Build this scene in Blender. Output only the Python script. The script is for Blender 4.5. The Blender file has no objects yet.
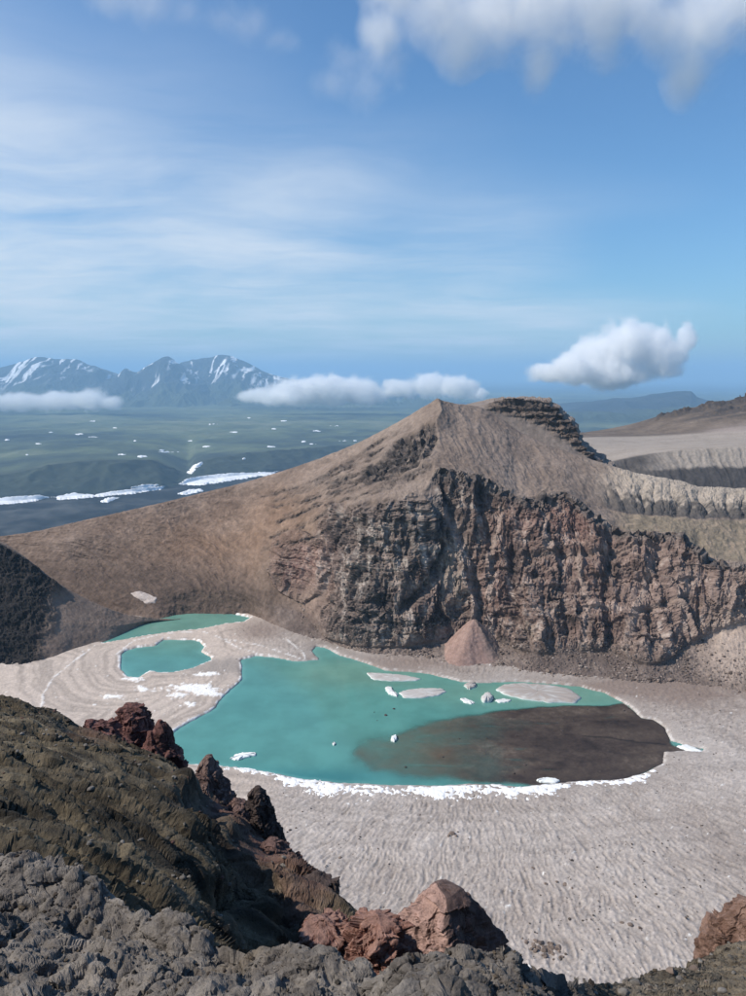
import bpy, bmesh, math, random
import numpy as np
from mathutils import Vector, Matrix
from mathutils.bvhtree import BVHTree

# ------------------------------------------------------------------ camera, sky, sun, exposure
SC = bpy.context.scene
COL = SC.collection
W0, H0, FPX = 746.0, 996.0, 747.0          # picture frame the survey points were read in
PITCH = math.radians(9.35)
CAMZ = 200.0                               # the lake is at z = 0
SUN_EL, SUN_AZ = math.radians(46), math.radians(-99)   # azimuth from +Y, negative = left

cam_d = bpy.data.cameras.new('camera'); cam = bpy.data.objects.new('camera', cam_d); COL.objects.link(cam)
cam.location = (0, 0, CAMZ); cam.rotation_euler = (math.pi/2 - PITCH, 0, 0)
cam_d.sensor_fit = 'HORIZONTAL'; cam_d.sensor_width = 36.0; cam_d.lens = 36.0*FPX/W0
cam_d.clip_start = 0.3; cam_d.clip_end = 600000
SC.camera = cam

SC.view_settings.view_transform = 'Standard'; SC.view_settings.look = 'None'
SC.view_settings.exposure = 0.08; SC.view_settings.gamma = 1.0
SC.render.engine = 'CYCLES'
SC.cycles.max_bounces = 14; SC.cycles.diffuse_bounces = 3; SC.cycles.glossy_bounces = 2
SC.cycles.transparent_max_bounces = 8; SC.cycles.volume_bounces = 12
SC.cycles.volume_step_rate = 1.0; SC.cycles.volume_max_steps = 256
SC.cycles.use_denoising = True

world = bpy.data.worlds.new('World'); SC.world = world; world.use_nodes = True

class NT:
    """small helper to write node trees"""
    def __init__(s, nt, clear=True):
        s.nt = nt
        if clear: nt.nodes.clear()
    def n(s, typ, **kw):
        nd = s.nt.nodes.new(typ)
        for k, v in kw.items(): setattr(nd, k, v)
        return nd
    def put(s, sock, v):
        if isinstance(v, bpy.types.NodeSocket): s.nt.links.new(v, sock)
        elif v is not None: sock.default_value = v
    def m(s, op, a, b=None, c=None, clamp=False):
        nd = s.n('ShaderNodeMath', operation=op); nd.use_clamp = clamp
        for i, v in enumerate((a, b, c)):
            if v is not None: s.put(nd.inputs[i], v)
        return nd.outputs[0]
    def v(s, op, a, b=None, out=0):
        nd = s.n('ShaderNodeVectorMath', operation=op)
        s.put(nd.inputs[0], a)
        if b is not None: s.put(nd.inputs[1], b)
        return nd.outputs[out]
    def noise(s, vec, scale, detail=4, rough=.55, dist=0.0, out=0):
        nd = s.n('ShaderNodeTexNoise'); s.put(nd.inputs['Vector'], vec)
        nd.inputs['Scale'].default_value = scale; nd.inputs['Detail'].default_value = detail
        nd.inputs['Roughness'].default_value = rough; nd.inputs['Distortion'].default_value = dist
        return nd.outputs[out]
    def mix(s, f, a, b, typ='MIX'):
        nd = s.n('ShaderNodeMix', data_type='RGBA', blend_type=typ)
        s.put(nd.inputs[0], f); s.put(nd.inputs[6], a); s.put(nd.inputs[7], b)
        return nd.outputs[2]
    def ramp(s, f, a, b, lo=0.0, hi=1.0, smooth=True):
        nd = s.n('ShaderNodeMapRange', interpolation_type='SMOOTHSTEP' if smooth else 'LINEAR')
        s.put(nd.inputs[0], f)
        for i, x in zip((1, 2, 3, 4), (a, b, lo, hi)): s.put(nd.inputs[i], x)
        return nd.outputs[0]

wn = NT(world.node_tree)
sky = wn.n('ShaderNodeTexSky', sky_type='NISHITA')
sky.sun_disc = False; sky.sun_elevation = SUN_EL; sky.sun_rotation = SUN_AZ % (2*math.pi)
sky.altitude = 600; sky.air_density = 1.2; sky.dust_density = 0.9; sky.ozone_density = 2.0
# thin high veil of cirrus spread over the whole sky, drawn on a plane far above
wc = wn.n('ShaderNodeTexCoord').outputs['Generated']
sep = wn.n('ShaderNodeSeparateXYZ'); wn.put(sep.inputs[0], wc)
zz = wn.m('MAXIMUM', wn.m('ADD', sep.outputs[2], 0.10), 0.02)
cmb = wn.n('ShaderNodeCombineXYZ')
wn.put(cmb.inputs[0], wn.m('DIVIDE', sep.outputs[0], zz)); wn.put(cmb.inputs[1], wn.m('DIVIDE', sep.outputs[1], zz))
warp = wn.v('ADD', cmb.outputs[0], wn.v('SCALE', wn.noise(cmb.outputs[0], 1.1, 3, .5, out=1), None))
warp.node.inputs[1].links[0].from_node.inputs['Scale'].default_value = 0.7
mp = wn.n('ShaderNodeMapping'); wn.put(mp.inputs[0], warp)
mp.inputs['Rotation'].default_value = (0, 0, math.radians(-20)); mp.inputs['Scale'].default_value = (0.55, 1.15, 1)
mp.inputs['Location'].default_value = (3.1, 1.7, 0)
streak = wn.noise(mp.outputs[0], 1.5, 9, .6)
big = wn.noise(wn.v('ADD', cmb.outputs[0], (7.3, 2.2, 0.0)), 0.42, 2, .5)
# the veil is a bank lying to the left, thinning out overhead and to the right
bank = wn.m('ADD', wn.m('MULTIPLY', sep.outputs[0], -.9), wn.m('ADD', wn.m('MULTIPLY', sep.outputs[2], -1.35), wn.m('MULTIPLY', big, 1.3)))
veil = wn.m('MULTIPLY', wn.ramp(streak, .10, .80), wn.ramp(bank, .08, .72))
veil = wn.m('MULTIPLY', veil, wn.ramp(sep.outputs[2], -0.02, 0.05))
VEIL_AMT = 0.95
skyc = wn.mix(1.0, sky.outputs[0], (.62, .93, 1.20, 1), 'MULTIPLY')
vcol = wn.mix(wn.m('MULTIPLY', veil, VEIL_AMT), skyc, (7.0, 7.6, 8.3, 1))
bg = wn.n('ShaderNodeBackground'); wn.put(bg.inputs[0], vcol); bg.inputs[1].default_value = 0.108
wo = wn.n('ShaderNodeOutputWorld'); wn.nt.links.new(bg.outputs[0], wo.inputs[0])

S = Vector((math.sin(SUN_AZ)*math.cos(SUN_EL), math.cos(SUN_AZ)*math.cos(SUN_EL), math.sin(SUN_EL)))
sun_d = bpy.data.lights.new('sun', 'SUN'); sun_d.energy = 5.0; sun_d.angle = math.radians(.53); sun_d.color = (1.0, .925, .82)
sun = bpy.data.objects.new('sun', sun_d); COL.objects.link(sun); sun.rotation_euler = S.to_track_quat('Z', 'Y').to_euler()
sun.location = (-300, 0, 600)

# ------------------------------------------------------------------ survey: picture point + distance -> place
CP, SP = math.cos(PITCH), math.sin(PITCH)
def P(u, v, D):
    """world points for picture points (u, v) lying at forward distance D"""
    u, v, D = np.broadcast_arrays(np.asarray(u, float), np.asarray(v, float), np.asarray(D, float))
    a = (u - W0/2)/FPX; b = (H0/2 - v)/FPX
    y = CP + b*SP; t = D/y
    return np.stack([a*t, D, CAMZ + t*(-SP + b*CP)], -1)
def D0(v, z=0.0):
    b = (H0/2 - np.asarray(v, float))/FPX
    return (CAMZ - z)*(CP + b*SP)/(SP - b*CP)
def G(u, v, z=0.0): return P(u, v, D0(v, z))
def UV(Q):
    d = Q - np.array([0, 0, CAMZ])
    f = d[..., 1]*CP - d[..., 2]*SP; up = d[..., 1]*SP + d[..., 2]*CP
    return W0/2 + FPX*d[..., 0]/f, H0/2 - FPX*up/f

# ------------------------------------------------------------------ noise
_rng = np.random.default_rng(7)
_perm = np.concatenate([_rng.permutation(256)]*3).astype(np.int32)
_g = _rng.normal(size=(256, 3)); _g = (_g/np.linalg.norm(_g, axis=1)[:, None]).astype(np.float32)
def perlin(x, y, z):
    x0 = np.floor(x); y0 = np.floor(y); z0 = np.floor(z)
    fx = (x-x0).astype(np.float32); fy = (y-y0).astype(np.float32); fz = (z-z0).astype(np.float32)
    xi = x0.astype(np.int32) & 255; yi = y0.astype(np.int32) & 255; zi = z0.astype(np.int32) & 255
    w = [f*f*f*(f*(f*6-15)+10) for f in (fx, fy, fz)]
    out = 0
    for i in (0, 1):
        px = _perm[xi+i]
        for j in (0, 1):
            py = _perm[px+yi+j]
            for k in (0, 1):
                g = _g[_perm[py+zi+k]]
                d = g[..., 0]*(fx-i) + g[..., 1]*(fy-j) + g[..., 2]*(fz-k)
                out = out + d*(w[0] if i else 1-w[0])*(w[1] if j else 1-w[1])*(w[2] if k else 1-w[2])
    return out*1.6
def fbm(Q, scale, octv=4, seed=0, st=(1, 1, 1), ridge=False, gain=.5):
    q = [Q[..., i]*st[i]/scale + seed*13.7 + i*5.1 for i in range(3)]
    amp, tot, s = 1.0, 0.0, 0.0
    for o in range(octv):
        n = perlin(*q)
        s = s + amp*((1-2*np.abs(n)) if ridge else n); tot += amp
        amp *= gain; q = [c*2.03 + 3.3 for c in q]
    return s/tot
_wj = _rng.random((256, 3)).astype(np.float32)*.8+.1
_wv = _rng.uniform(-1, 1, (256, 4)).astype(np.float32)
def blocks(Q, scale, seed=0, st=(1, 1, 1), tilt=.9, crack=.0):
    """broken rock: every cell of a Voronoi split is a tilted facet at its own level; optional cracks between"""
    q = np.stack([Q[..., i]*st[i]/scale + seed*11.3 + i*3.7 for i in range(3)], -1).astype(np.float32)
    b = np.floor(q-.5).astype(np.int32); f1 = np.full(q.shape[:-1], 9, np.float32); f2 = f1.copy(); val = np.zeros_like(f1)
    for i in (0, 1):
        for j in (0, 1):
            for k in (0, 1):
                h = _perm[_perm[_perm[(b[..., 0]+i) & 255]+((b[..., 1]+j) & 255)]+((b[..., 2]+k) & 255)]
                dv = q - (b + np.array([i, j, k], np.int32)) - _wj[h]
                dd = np.einsum('...i,...i', dv, dv); near = dd < f1
                f2 = np.where(near, f1, np.minimum(f2, dd)); f1 = np.where(near, dd, f1)
                w = _wv[h]; v = w[..., 3] + tilt*(dv[..., 0]*w[..., 0]+dv[..., 1]*w[..., 1]+dv[..., 2]*w[..., 2])
                val = np.where(near, v, val)
    if crack: val = val - crack*np.exp(-((np.sqrt(f2)-np.sqrt(f1))/.10)**2)
    return val
def sstep(x, a, b):
    t = np.clip((x-a)/(b-a), 0, 1); return t*t*(3-2*t)
def lerp(a, b, t): return a + (b-a)*t
def pchip(xk, yk, x):
    xk = np.asarray(xk, float); yk = np.asarray(yk, float)
    h = np.diff(xk); d = np.diff(yk)/h; m = np.zeros_like(yk)
    m[0], m[-1] = d[0], d[-1]
    for i in range(1, len(xk)-1):
        m[i] = 0 if d[i-1]*d[i] <= 0 else 2*d[i-1]*d[i]/(d[i-1]+d[i])
    x = np.clip(x, xk[0], xk[-1]); i = np.clip(np.searchsorted(xk, x)-1, 0, len(h)-1); t = (x-xk[i])/h[i]
    return ((2*t**3-3*t**2+1)*yk[i] + (t**3-2*t**2+t)*h[i]*m[i] + (-2*t**3+3*t**2)*yk[i+1] + (t**3-t**2)*h[i]*m[i+1])
def palette(t, cols):
    """t in 0..1 -> colour along a list of colours"""
    cols = np.array(cols); x = np.linspace(0, 1, len(cols))
    return np.stack([np.interp(t, x, cols[:, k]) for k in range(3)], -1)
def patch(u, v, u0, v0, ru, rv, n=None):
    r = ((u-u0)/ru)**2 + ((v-v0)/rv)**2
    if n is not None: r = r + n
    return np.exp(-np.clip(r, 0, 30))
def seg_dist(px, py, pts, closed=False):
    """distance of points to a polyline"""
    pts = np.asarray(pts, float)
    if closed: pts = np.vstack([pts, pts[:1]])
    best = np.full(px.shape, 1e9)
    for (ax, ay), (bx, by) in zip(pts[:-1], pts[1:]):
        dx, dy = bx-ax, by-ay; L = dx*dx+dy*dy+1e-9
        t = np.clip(((px-ax)*dx + (py-ay)*dy)/L, 0, 1)
        np.minimum(best, (px-ax-t*dx)**2 + (py-ay-t*dy)**2, out=best)
    return np.sqrt(best)
def inside(px, py, pts):
    pts = np.asarray(pts, float); c = np.zeros(px.shape, bool)
    for (ax, ay), (bx, by) in zip(pts, np.roll(pts, -1, 0)):
        if ay == by: continue
        c ^= ((ay > py) != (by > py)) & (px < (bx-ax)*(py-ay)/(by-ay)+ax)
    return c

# ------------------------------------------------------------------ mesh helpers
def tag(o, label=None, cat=None, group=None, kind=None):
    for k, x in (('label', label), ('category', cat), ('group', group), ('kind', kind)):
        if x: o[k] = x
    return o
def mesh_from(name, V, F, col=None, extra=None, smooth=True):
    me = bpy.data.meshes.new(name); V = np.asarray(V, np.float32).reshape(-1, 3); F = np.asarray(F, np.int32); k = F.shape[1]
    me.vertices.add(len(V)); me.vertices.foreach_set('co', V.ravel())
    me.loops.add(F.size); me.loops.foreach_set('vertex_index', F.ravel())
    me.polygons.add(len(F)); me.polygons.foreach_set('loop_start', np.arange(0, F.size, k, dtype=np.int32))
    me.polygons.foreach_set('use_smooth', np.full(len(F), smooth))
    if col is not None:
        c = np.ones((len(V), 4), np.float32); c[:, :3] = np.clip(np.asarray(col).reshape(-1, 3), .004, .95)
        a = me.color_attributes.new('Col', 'FLOAT_COLOR', 'POINT'); a.data.foreach_set('color', c.ravel())
    for nm, x in (extra or {}).items():
        a = me.attributes.new(nm, 'FLOAT', 'POINT'); a.data.foreach_set('value', np.asarray(x, np.float32).ravel())
    me.update(calc_edges=True); me.validate(clean_customdata=False)
    return me
def grid_faces(nr, nc, wrap=False):
    r = np.arange(nr-1)[:, None]; c = np.arange(nc if wrap else nc-1)[None, :]; c2 = (c+1) % nc
    return np.stack([r*nc+c, r*nc+c2, (r+1)*nc+c2, (r+1)*nc+c], -1).reshape(-1, 4)
def link(name, me, mat=None, parent=None):
    o = bpy.data.objects.new(name, me); COL.objects.link(o)
    if mat and not me.materials: me.materials.append(mat)
    if parent: o.parent = parent
    return o
def box_smooth(A, k):
    if k < 1: return A
    pad = np.concatenate([np.repeat(A[:1], k, 0), A, np.repeat(A[-1:], k, 0)], 0)
    c = np.cumsum(np.concatenate([np.zeros_like(pad[:1]), pad], 0), 0)
    return (c[2*k+1:] - c[:-2*k-1])/(2*k+1)
def normals(Q):
    du = np.gradient(Q, axis=1); dv = np.gradient(Q, axis=0)
    n = np.cross(du, dv); L = np.linalg.norm(n, axis=-1, keepdims=True); n = n/np.maximum(L, 1e-9)
    return n
def sheet_base(lines, us, counts, smooth=0):
    """surface through survey lines; lines: list of knot lists [(u, v, D)] or functions of the previous row"""
    rows = []
    for ln in lines:
        if callable(ln): rows.append(ln(rows[-1], us)); continue
        k = np.array(ln, float); rows.append(P(us, pchip(k[:, 0], k[:, 1], us), pchip(k[:, 0], k[:, 2], us)))
    out, sv = [], []
    for i, cnt in enumerate(counts):
        t = np.linspace(0, 1, cnt, endpoint=False)[:, None, None]
        out.append(rows[i][None]*(1-t) + rows[i+1][None]*t); sv.append(i + t[:, 0, 0])
    out.append(rows[-1][None]); sv.append(np.array([len(counts)]))
    Q = np.concatenate(out, 0); s = np.concatenate(sv)
    return box_smooth(Q, smooth), s

# ------------------------------------------------------------------ materials
def mat_rock(name, rough=.92, scales=(.6, 3.0), amp=.35, bump=.5, bdist=.3, spec=.25, hue=.0):
    """colour from the mesh's own rock colours, broken up by grain; fine relief by bump"""
    m = bpy.data.materials.new(name); m.use_nodes = True; t = NT(m.node_tree)
    pos = t.n('ShaderNodeNewGeometry').outputs['Position']
    c = t.n('ShaderNodeAttribute', attribute_name='Col').outputs['Color']
    n1 = t.noise(pos, scales[0], 6, .65); n2 = t.noise(pos, scales[1], 5, .7)
    f = t.m('ADD', t.m('MULTIPLY', n1, .5), t.m('MULTIPLY', n2, .5))
    f = t.ramp(f, .3, .7, 1-amp, 1+amp, smooth=False)
    cc = t.v('SCALE', c); t.put(cc.node.inputs['Scale'], f)
    b = t.n('ShaderNodeBump'); b.inputs['Strength'].default_value = bump; b.inputs['Distance'].default_value = bdist
    t.put(b.inputs['Height'], t.m('ADD', t.m('MULTIPLY', n1, 1.0), t.m('MULTIPLY', n2, .5)))
    p = t.n('ShaderNodeBsdfPrincipled'); t.put(p.inputs['Base Color'], cc); p.inputs['Roughness'].default_value = rough
    p.inputs['Specular IOR Level'].default_value = spec
    t.nt.links.new(b.outputs[0], p.inputs['Normal'])
    o = t.n('ShaderNodeOutputMaterial'); t.nt.links.new(p.outputs[0], o.inputs[0])
    return m
M_WALL = mat_rock('crater_rock', scales=(.30, 1.5), amp=.42, bump=.6, bdist=.7)
M_SNOW = mat_rock('dirty_snow', rough=.8, scales=(.7, 2.6), amp=.36, bump=.8, bdist=.3)
M_MUD = mat_rock('wet_mud', rough=.55, scales=(.12, .9), amp=.22, bump=.15, bdist=.15, spec=.35)
M_FORE = mat_rock('near_rock', scales=(1.8, 11.0), amp=.60, bump=1.0, bdist=.14)
M_NEAR = mat_rock('ledge_rock', scales=(6.0, 34.0), amp=.50, bump=1.0, bdist=.045)
M_CRAG = mat_rock('crag_rock', scales=(2.4, 12.0), amp=.55, bump=1.0, bdist=.12)
M_PLAIN = mat_rock('far_ground', scales=(.004, .02), amp=.35, bump=.1, bdist=5)
M_MOUNT = mat_rock('mountain_rock', scales=(.002, .008), amp=.2, bump=.3, bdist=25)
M_WHITE = mat_rock('clean_snow', rough=.7, scales=(.6, 2.5), amp=.05, bump=.4, bdist=.3)

# ------------------------------------------------------------------ the lake outline
LAKE = [(242,660),(242,680),(224,696),(216,708),(200,717),(184,725),(170,735),(160,748),(166,758),(178,763),(220,766),(260,771),(301,779),(341,783),
        (381,785),(441,786),(493,784),(522,787),(555,784),(583,781),(624,779),(645,773),(663,763),(664,752),(684,751),(702,752),(704,749),(686,746),(670,741),
        (665,728),(653,720),(641,718),(629,706),(604,693),(579,687),(547,684),(514,682),(477,683),(460,682),(430,674),(410,672),(385,671),(361,662),(340,656),(324,648),(316,647),(312,652),
        (321,660),(297,662),(277,658),(256,656)]
PONDA = [(122,654),(121,662),(122,670),(128,677),(138,678),(150,671),(162,673),(176,672),(193,668),(210,661),(211,657),(200,652),(204,647),(200,642),(191,640),(164,640),(155,646),(138,648),(126,651)]
PONDB = [(104,643),(128,639),(150,635),(172,632),(200,629),(225,624),(244,622),(250,618),(225,612),(189,610),(160,612),(130,624),(100,640)]
def toplan(poly): return G(np.array(poly)[:, 0], np.array(poly)[:, 1])[:, :2]
LK, PA, PB = toplan(LAKE), toplan(PONDA), toplan(PONDB)
def shore_sd(x, y):
    """signed distance to the water's edge, positive on land, with a ragged edge"""
    out = None
    for poly in (LK, PA, PB):
        d = seg_dist(x, y, poly, True); d = np.where(inside(x, y, poly), -d, d)
        out = d if out is None else np.minimum(out, d)
    q = np.stack([x, y, 0*x], -1)
    return out + 1.3*fbm(q, 14, 3, 3) + .5*fbm(q, 3.5, 2, 4)

# ------------------------------------------------------------------ snowfield (crater floor)
def build_floor():
    us = np.linspace(-220, 980, 1000); vs = np.linspace(598, 1090, 470)
    U, V = np.meshgrid(us, vs); Q = G(U, V); x, y = Q[..., 0], Q[..., 1]
    sd = shore_sd(x, y)
    land = np.clip(sd, 0, None); z = np.where(sd > 0, .15 + 1.1*(1-np.exp(-land/1.6)) + .012*land, -4.5*(1-np.exp(sd/1.5)) + .1)
    flat = np.stack([x, y, 0*x], -1)
    c0 = G(455, 728); dx, dy = x-c0[0], y-c0[1]; r = np.hypot(dx, dy); th = np.arctan2(dy, dx)
    polar = np.stack([th*150 + .12*r, r, 0*x], -1)
    wob = fbm(flat, 30, 2, 5)
    st = fbm(polar + wob[..., None]*6, 2.1, 3, 6, st=(1.5, .36, 1), gain=.6)
    st = .55*st + .75*(fbm(polar + wob[..., None]*9 + 40., 2.6, 3, 17, st=(1.4, .22, 1), ridge=True, gain=.55)-.3)
    st2 = fbm(flat, 1.15, 2, 8)
    near = sstep(land, 1, 14)*(.35+.65*sstep(U, 120, 330))
    big = fbm(flat, 60, 3, 9)
    z = z + near*(.85*st + .38*st2) + sstep(land, 4, 60)*1.6*big
    # colours
    base = palette(np.clip(.5 + .55*big + .25*fbm(flat, 9, 3, 10), 0, 1), [(.228,.190,.165), (.30,.258,.230), (.365,.323,.294), (.42,.378,.35)])
    base *= (1 + .50*st*near + .28*st2*near)[..., None]
    cont = fbm(np.stack([sd + 5*wob, .035*x, .035*y], -1), 7.5, 3, 18, ridge=True)
    base *= (1 - .17*sstep(cont, .45, .95)*(sstep(land, 1, 6)*(1-sstep(land, 40, 90))))[..., None]
    left = 1-sstep(U, 230, 300)
    base = lerp(base, np.array([.53,.445,.38])*(1+.22*fbm(flat, 5, 3, 11)+.15*fbm(flat, 1.6, 2, 15))[..., None], (left*.8)[..., None])
    base *= (1 - .26*left*sstep(cont, .3, .9))[..., None]
    # dust fans off the right-hand wall and under the cliffs
    dust = patch(U, V, 690, 690, 70, 22, .6*fbm(flat, 12, 3, 12)) + .8*patch(U, V, 600, 690, 60, 9) + .7*patch(U, V, 410, 664, 90, 10) + .8*patch(U, V, 260, 632, 28, 12)
    base = lerp(base, np.array([.20,.15,.125]), np.clip(dust, 0, .85)[..., None])
    grey = patch(U, V, 215, 668, 45, 8, .8*fbm(flat, 7, 3, 14))
    base = lerp(base, np.array([.26,.23,.21]), np.clip(grey, 0, .7)[..., None])
    # clean white ice on the left shelf and along the ragged water's edge
    nz = fbm(flat, 4, 3, 13)
    wsum = 0
    for (u0, v0, ru, rv) in [(193,690,26,4.2),(176,698,10,3),(191,706,9,2.5),(142,691,9,3),(113,699,11,2.6),(207,695,14,4),(134,681,12,2.5),(207,676,16,2.5)]:
        wsum = wsum + patch(U, V, u0, v0, ru, rv)
    white = sstep(wsum + .8*nz + .5*fbm(flat, 1.5, 2, 16), .42, .7)
    edge = sstep(1.5*nz + .8 - np.abs(sd-.9)/1.7, .25, .9)*sstep(sd, -.2, .3)*(.3+.7*left)
    for pl in ([(96,647),(75,662),(52,681),(44,700),(40,712)], [(120,668),(118,655),(135,642),(165,635),(200,633),(222,640),(240,650),(258,655)],
               [(285,640),(300,652),(305,660)], [(222,640),(262,648),(300,660)]):
        p = toplan(pl); edge = np.maximum(edge, (1-sstep(seg_dist(x + 2.5*wob, y + 2*nz, p)+1.6*nz, .1, .8))*.6)
    w = np.clip(np.maximum(white, edge), 0, 1)
    base = lerp(base, np.array([.80,.79,.77]), w[..., None]); z = z + .35*w*(sd > 0)
    Q[..., 2] = z
    # real bedrock behind the base of the wall: drop away
    me = mesh_from('snowfield', Q, grid_faces(*U.shape)[:, ::-1], base)
    o = link('snowfield', me, M_SNOW); tag(o, 'dust-covered snowfield filling the crater floor round the lake', kind='structure')
    return o
floor = build_floor()

# ------------------------------------------------------------------ lake bed, mud flat and water
MUD = toplan([(322,748),(338,735),(385,722),(435,711),(480,707),(540,704),(600,704),(625,701),(642,712),(672,722),(676,744),(705,746),(706,754),(676,756),(672,766),(640,780),(580,788),(500,792),(440,792),(400,790),(350,786),(328,765)])
def bed_z(U, x, y):
    q = np.stack([x, y, 0*x], -1)
    d = seg_dist(x, y, MUD, True); d = np.where(inside(x, y, MUD), d, -d) + np.interp(U, [350, 500], [11, 2.5])*fbm(q, 18, 5, 21)
    top = np.interp(U, [330, 355, 385, 430, 470, 510, 560, 700], [-.9, -.40, -.26, -.16, -.07, -.01, .07, .16]) + np.interp(U, [330, 450, 540], [.45, .22, .10])*fbm(q, 22, 5, 22)
    rr = fbm(q + np.array([0, 0, 3.]), 40, 3, 23, st=(.5, 1.6, 1), ridge=True)
    top = top - .12*sstep(rr, .78, .97)
    return np.where(d > 0, lerp(-3.2, top, sstep(d, -1, np.interp(U, [350, 440, 500, 560], [24, 16, 9, 4]))), -3.2)
def build_lake():
    us = np.linspace(85, 720, 700); vs = np.linspace(605, 800, 330)
    U, V = np.meshgrid(us, vs); Q = G(U, V); x, y = Q[..., 0], Q[..., 1]
    sd = shore_sd(x, y); q = np.stack([x, y, 0*x], -1)
    bz = bed_z(U, x, y); zb = np.where(sd > 0, -2.2-.1*sd + 0*bz, bz)
    # mud carries on under the snow edge where the flat meets it
    zb = np.where((sd > 0) & (U > 470), np.maximum(zb, bz - .9*sd), zb)
    Q1 = Q.copy(); Q1[..., 2] = zb + .03*fbm(q, 2.5, 2, 24)
    n = fbm(q, 30, 4, 25, st=(.6, 1.5, 1)); n2 = fbm(q, 4, 3, 26)
    crk = fbm(q + 4*n[..., None], 26, 4, 28, st=(.45, 1.3, 1), ridge=True); c = palette(np.clip(.5+.6*n+.3*n2-.22*sstep(crk, .55, .9)+.25*fbm(q, 1.2, 2, 29), 0, 1), [(.018,.013,.011), (.042,.030,.024), (.074,.055,.042), (.15,.118,.093)])
    c = lerp(np.array([.115,.083,.052])*(1+.35*n+.2*n2)[..., None], c, sstep(U + 25*n, 400, 500)[..., None])
    chn = seg_dist(x, y + 1.5*n2, toplan([(585,736),(610,738),(635,742),(665,745)])); c = lerp(c, np.array([.012,.010,.009]), (.9*np.exp(-(chn/.9)**2))[..., None])
    c = lerp(c, np.array([.035,.026,.023]), (sstep(-sd, 4, 0)*sstep(U, 540, 640)*.6)[..., None])
    me = mesh_from('mud_flat', Q1, grid_faces(*U.shape)[:, ::-1], c)
    tag(link('mud_flat', me, M_MUD), 'dark brown mud flat at the right end of the lake', kind='structure')
    # water
    depth = np.clip(-bz, 0, 9); murk = 1-np.exp(-depth/.62); murk = np.where(sd > -1e-3, np.maximum(murk, .6), murk)
    sdm = np.clip(-sd, 0, 100)
    milk = .5+.5*fbm(q, 60, 3, 27)
    deep = np.array([.062,.215,.200]); pale = np.array([.110,.285,.250]); green = np.array([.14,.265,.205])
    wc = lerp(deep, pale, np.clip(.25+.5*milk, 0, 1)[..., None])
    wc = lerp(wc, green, np.clip(patch(U, V, 560, 693, 130, 14) + patch(U, V, 370, 672, 70, 14) + patch(U, V, 190, 625, 70, 18), 0, .75)[..., None])
    wc = lerp(wc, np.array([.035,.17,.18]), np.clip(.8*patch(U, V, 300, 778, 130, 10), 0, 1)[..., None])
    wc = lerp(wc, np.array([.14,.33,.30]), (.5*sstep(sdm, 4, 0)*(1-sstep(U, 300, 420)))[..., None])
    keep = (sd < 3)
    F = grid_faces(*U.shape)[:, ::-1]; F = F[keep.ravel()[F].all(1)]
    used = np.unique(F); remap = np.full(U.size, -1); remap[used] = np.arange(len(used))
    me = mesh_from('lake_water', Q.reshape(-1, 3)[used], remap[F], wc.reshape(-1, 3)[used], {'murk': murk.ravel()[used]})
    m = bpy.data.materials.new('turquoise_water'); m.use_nodes = True; t = NT(m.node_tree)
    pos = t.n('ShaderNodeNewGeometry').outputs['Position']
    colr = t.n('ShaderNodeAttribute', attribute_name='Col').outputs['Color']
    mk = t.n('ShaderNodeAttribute', attribute_name='murk').outputs['Fac']
    nn = t.noise(pos, .05, 4, .6); f = t.ramp(nn, .3, .7, .9, 1.1)
    cc = t.v('SCALE', colr); t.put(cc.node.inputs['Scale'], f)
    b = t.n('ShaderNodeBump'); b.inputs['Strength'].default_value = .25; b.inputs['Distance'].default_value = .1
    t.put(b.inputs['Height'], t.noise(pos, 1.1, 4, .6))
    p = t.n('ShaderNodeBsdfPrincipled'); t.put(p.inputs['Base Color'], cc); p.inputs['Roughness'].default_value = .12; p.inputs['IOR'].default_value = 1.33
    t.nt.links.new(b.outputs[0], p.inputs['Normal'])
    tr = t.n('ShaderNodeBsdfTransparent'); mx = t.n('ShaderNodeMixShader'); t.put(mx.inputs[0], mk)
    t.nt.links.new(tr.outputs[0], mx.inputs[1]); t.nt.links.new(p.outputs[0], mx.inputs[2])
    o = t.n('ShaderNodeOutputMaterial'); t.nt.links.new(mx.outputs[0], o.inputs[0])
    tag(link('lake_water', me, m), 'milky turquoise water of the crater lake and its ponds', kind='structure')
build_lake()

# ------------------------------------------------------------------ main crater wall with the peak
def drop(dD, dz):
    def f(prev, us):
        q = prev.copy(); k = (prev[:, 1]+dD)/prev[:, 1]; q[:, 0] *= k; q[:, 1] += dD; q[:, 2] += dz; return q
    return f
def on0(pts): return [(u, v, float(D0(v, -2.5)) if D is None else D) for u, v, D in pts]
WL0 = on0([(-150,640,610),(0,636,600),(75,629,598),(150,623,None),(190,617,None),(245,618,None),(262,624,None),(290,640,None),(320,649,None),(360,661,None),(420,669,None),(470,679,None),(540,684,None),(600,690,None),(680,694,None),(746,702,None),(900,730,None)])
WL1 = [(-150,615,630),(0,610,625),(75,600,622),(150,597,615),(200,590,622),(245,592,615),(270,603,592),(300,612,578),(330,640,540),(370,648,520),(400,648,518),(435,643,523),(470,641,524),(500,645,517),(540,655,495),(600,652,495),(650,665,475),(700,640,493),(746,625,490),(900,640,455)]
WL3 = [(-150,575,660),(0,575,660),(75,560,660),(150,560,655),(200,550,665),(245,555,650),(270,556,625),(290,540,620),(330,511,600),(375,500,565),(420,494,556),(440,472,574),(470,476,574),(494,484,572),(526,500,563),(562,494,570),(598,519,550),(633,535,540),(672,535,535),(701,557,520),(715,565,513),(746,569,510),(900,590,478)]
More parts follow.
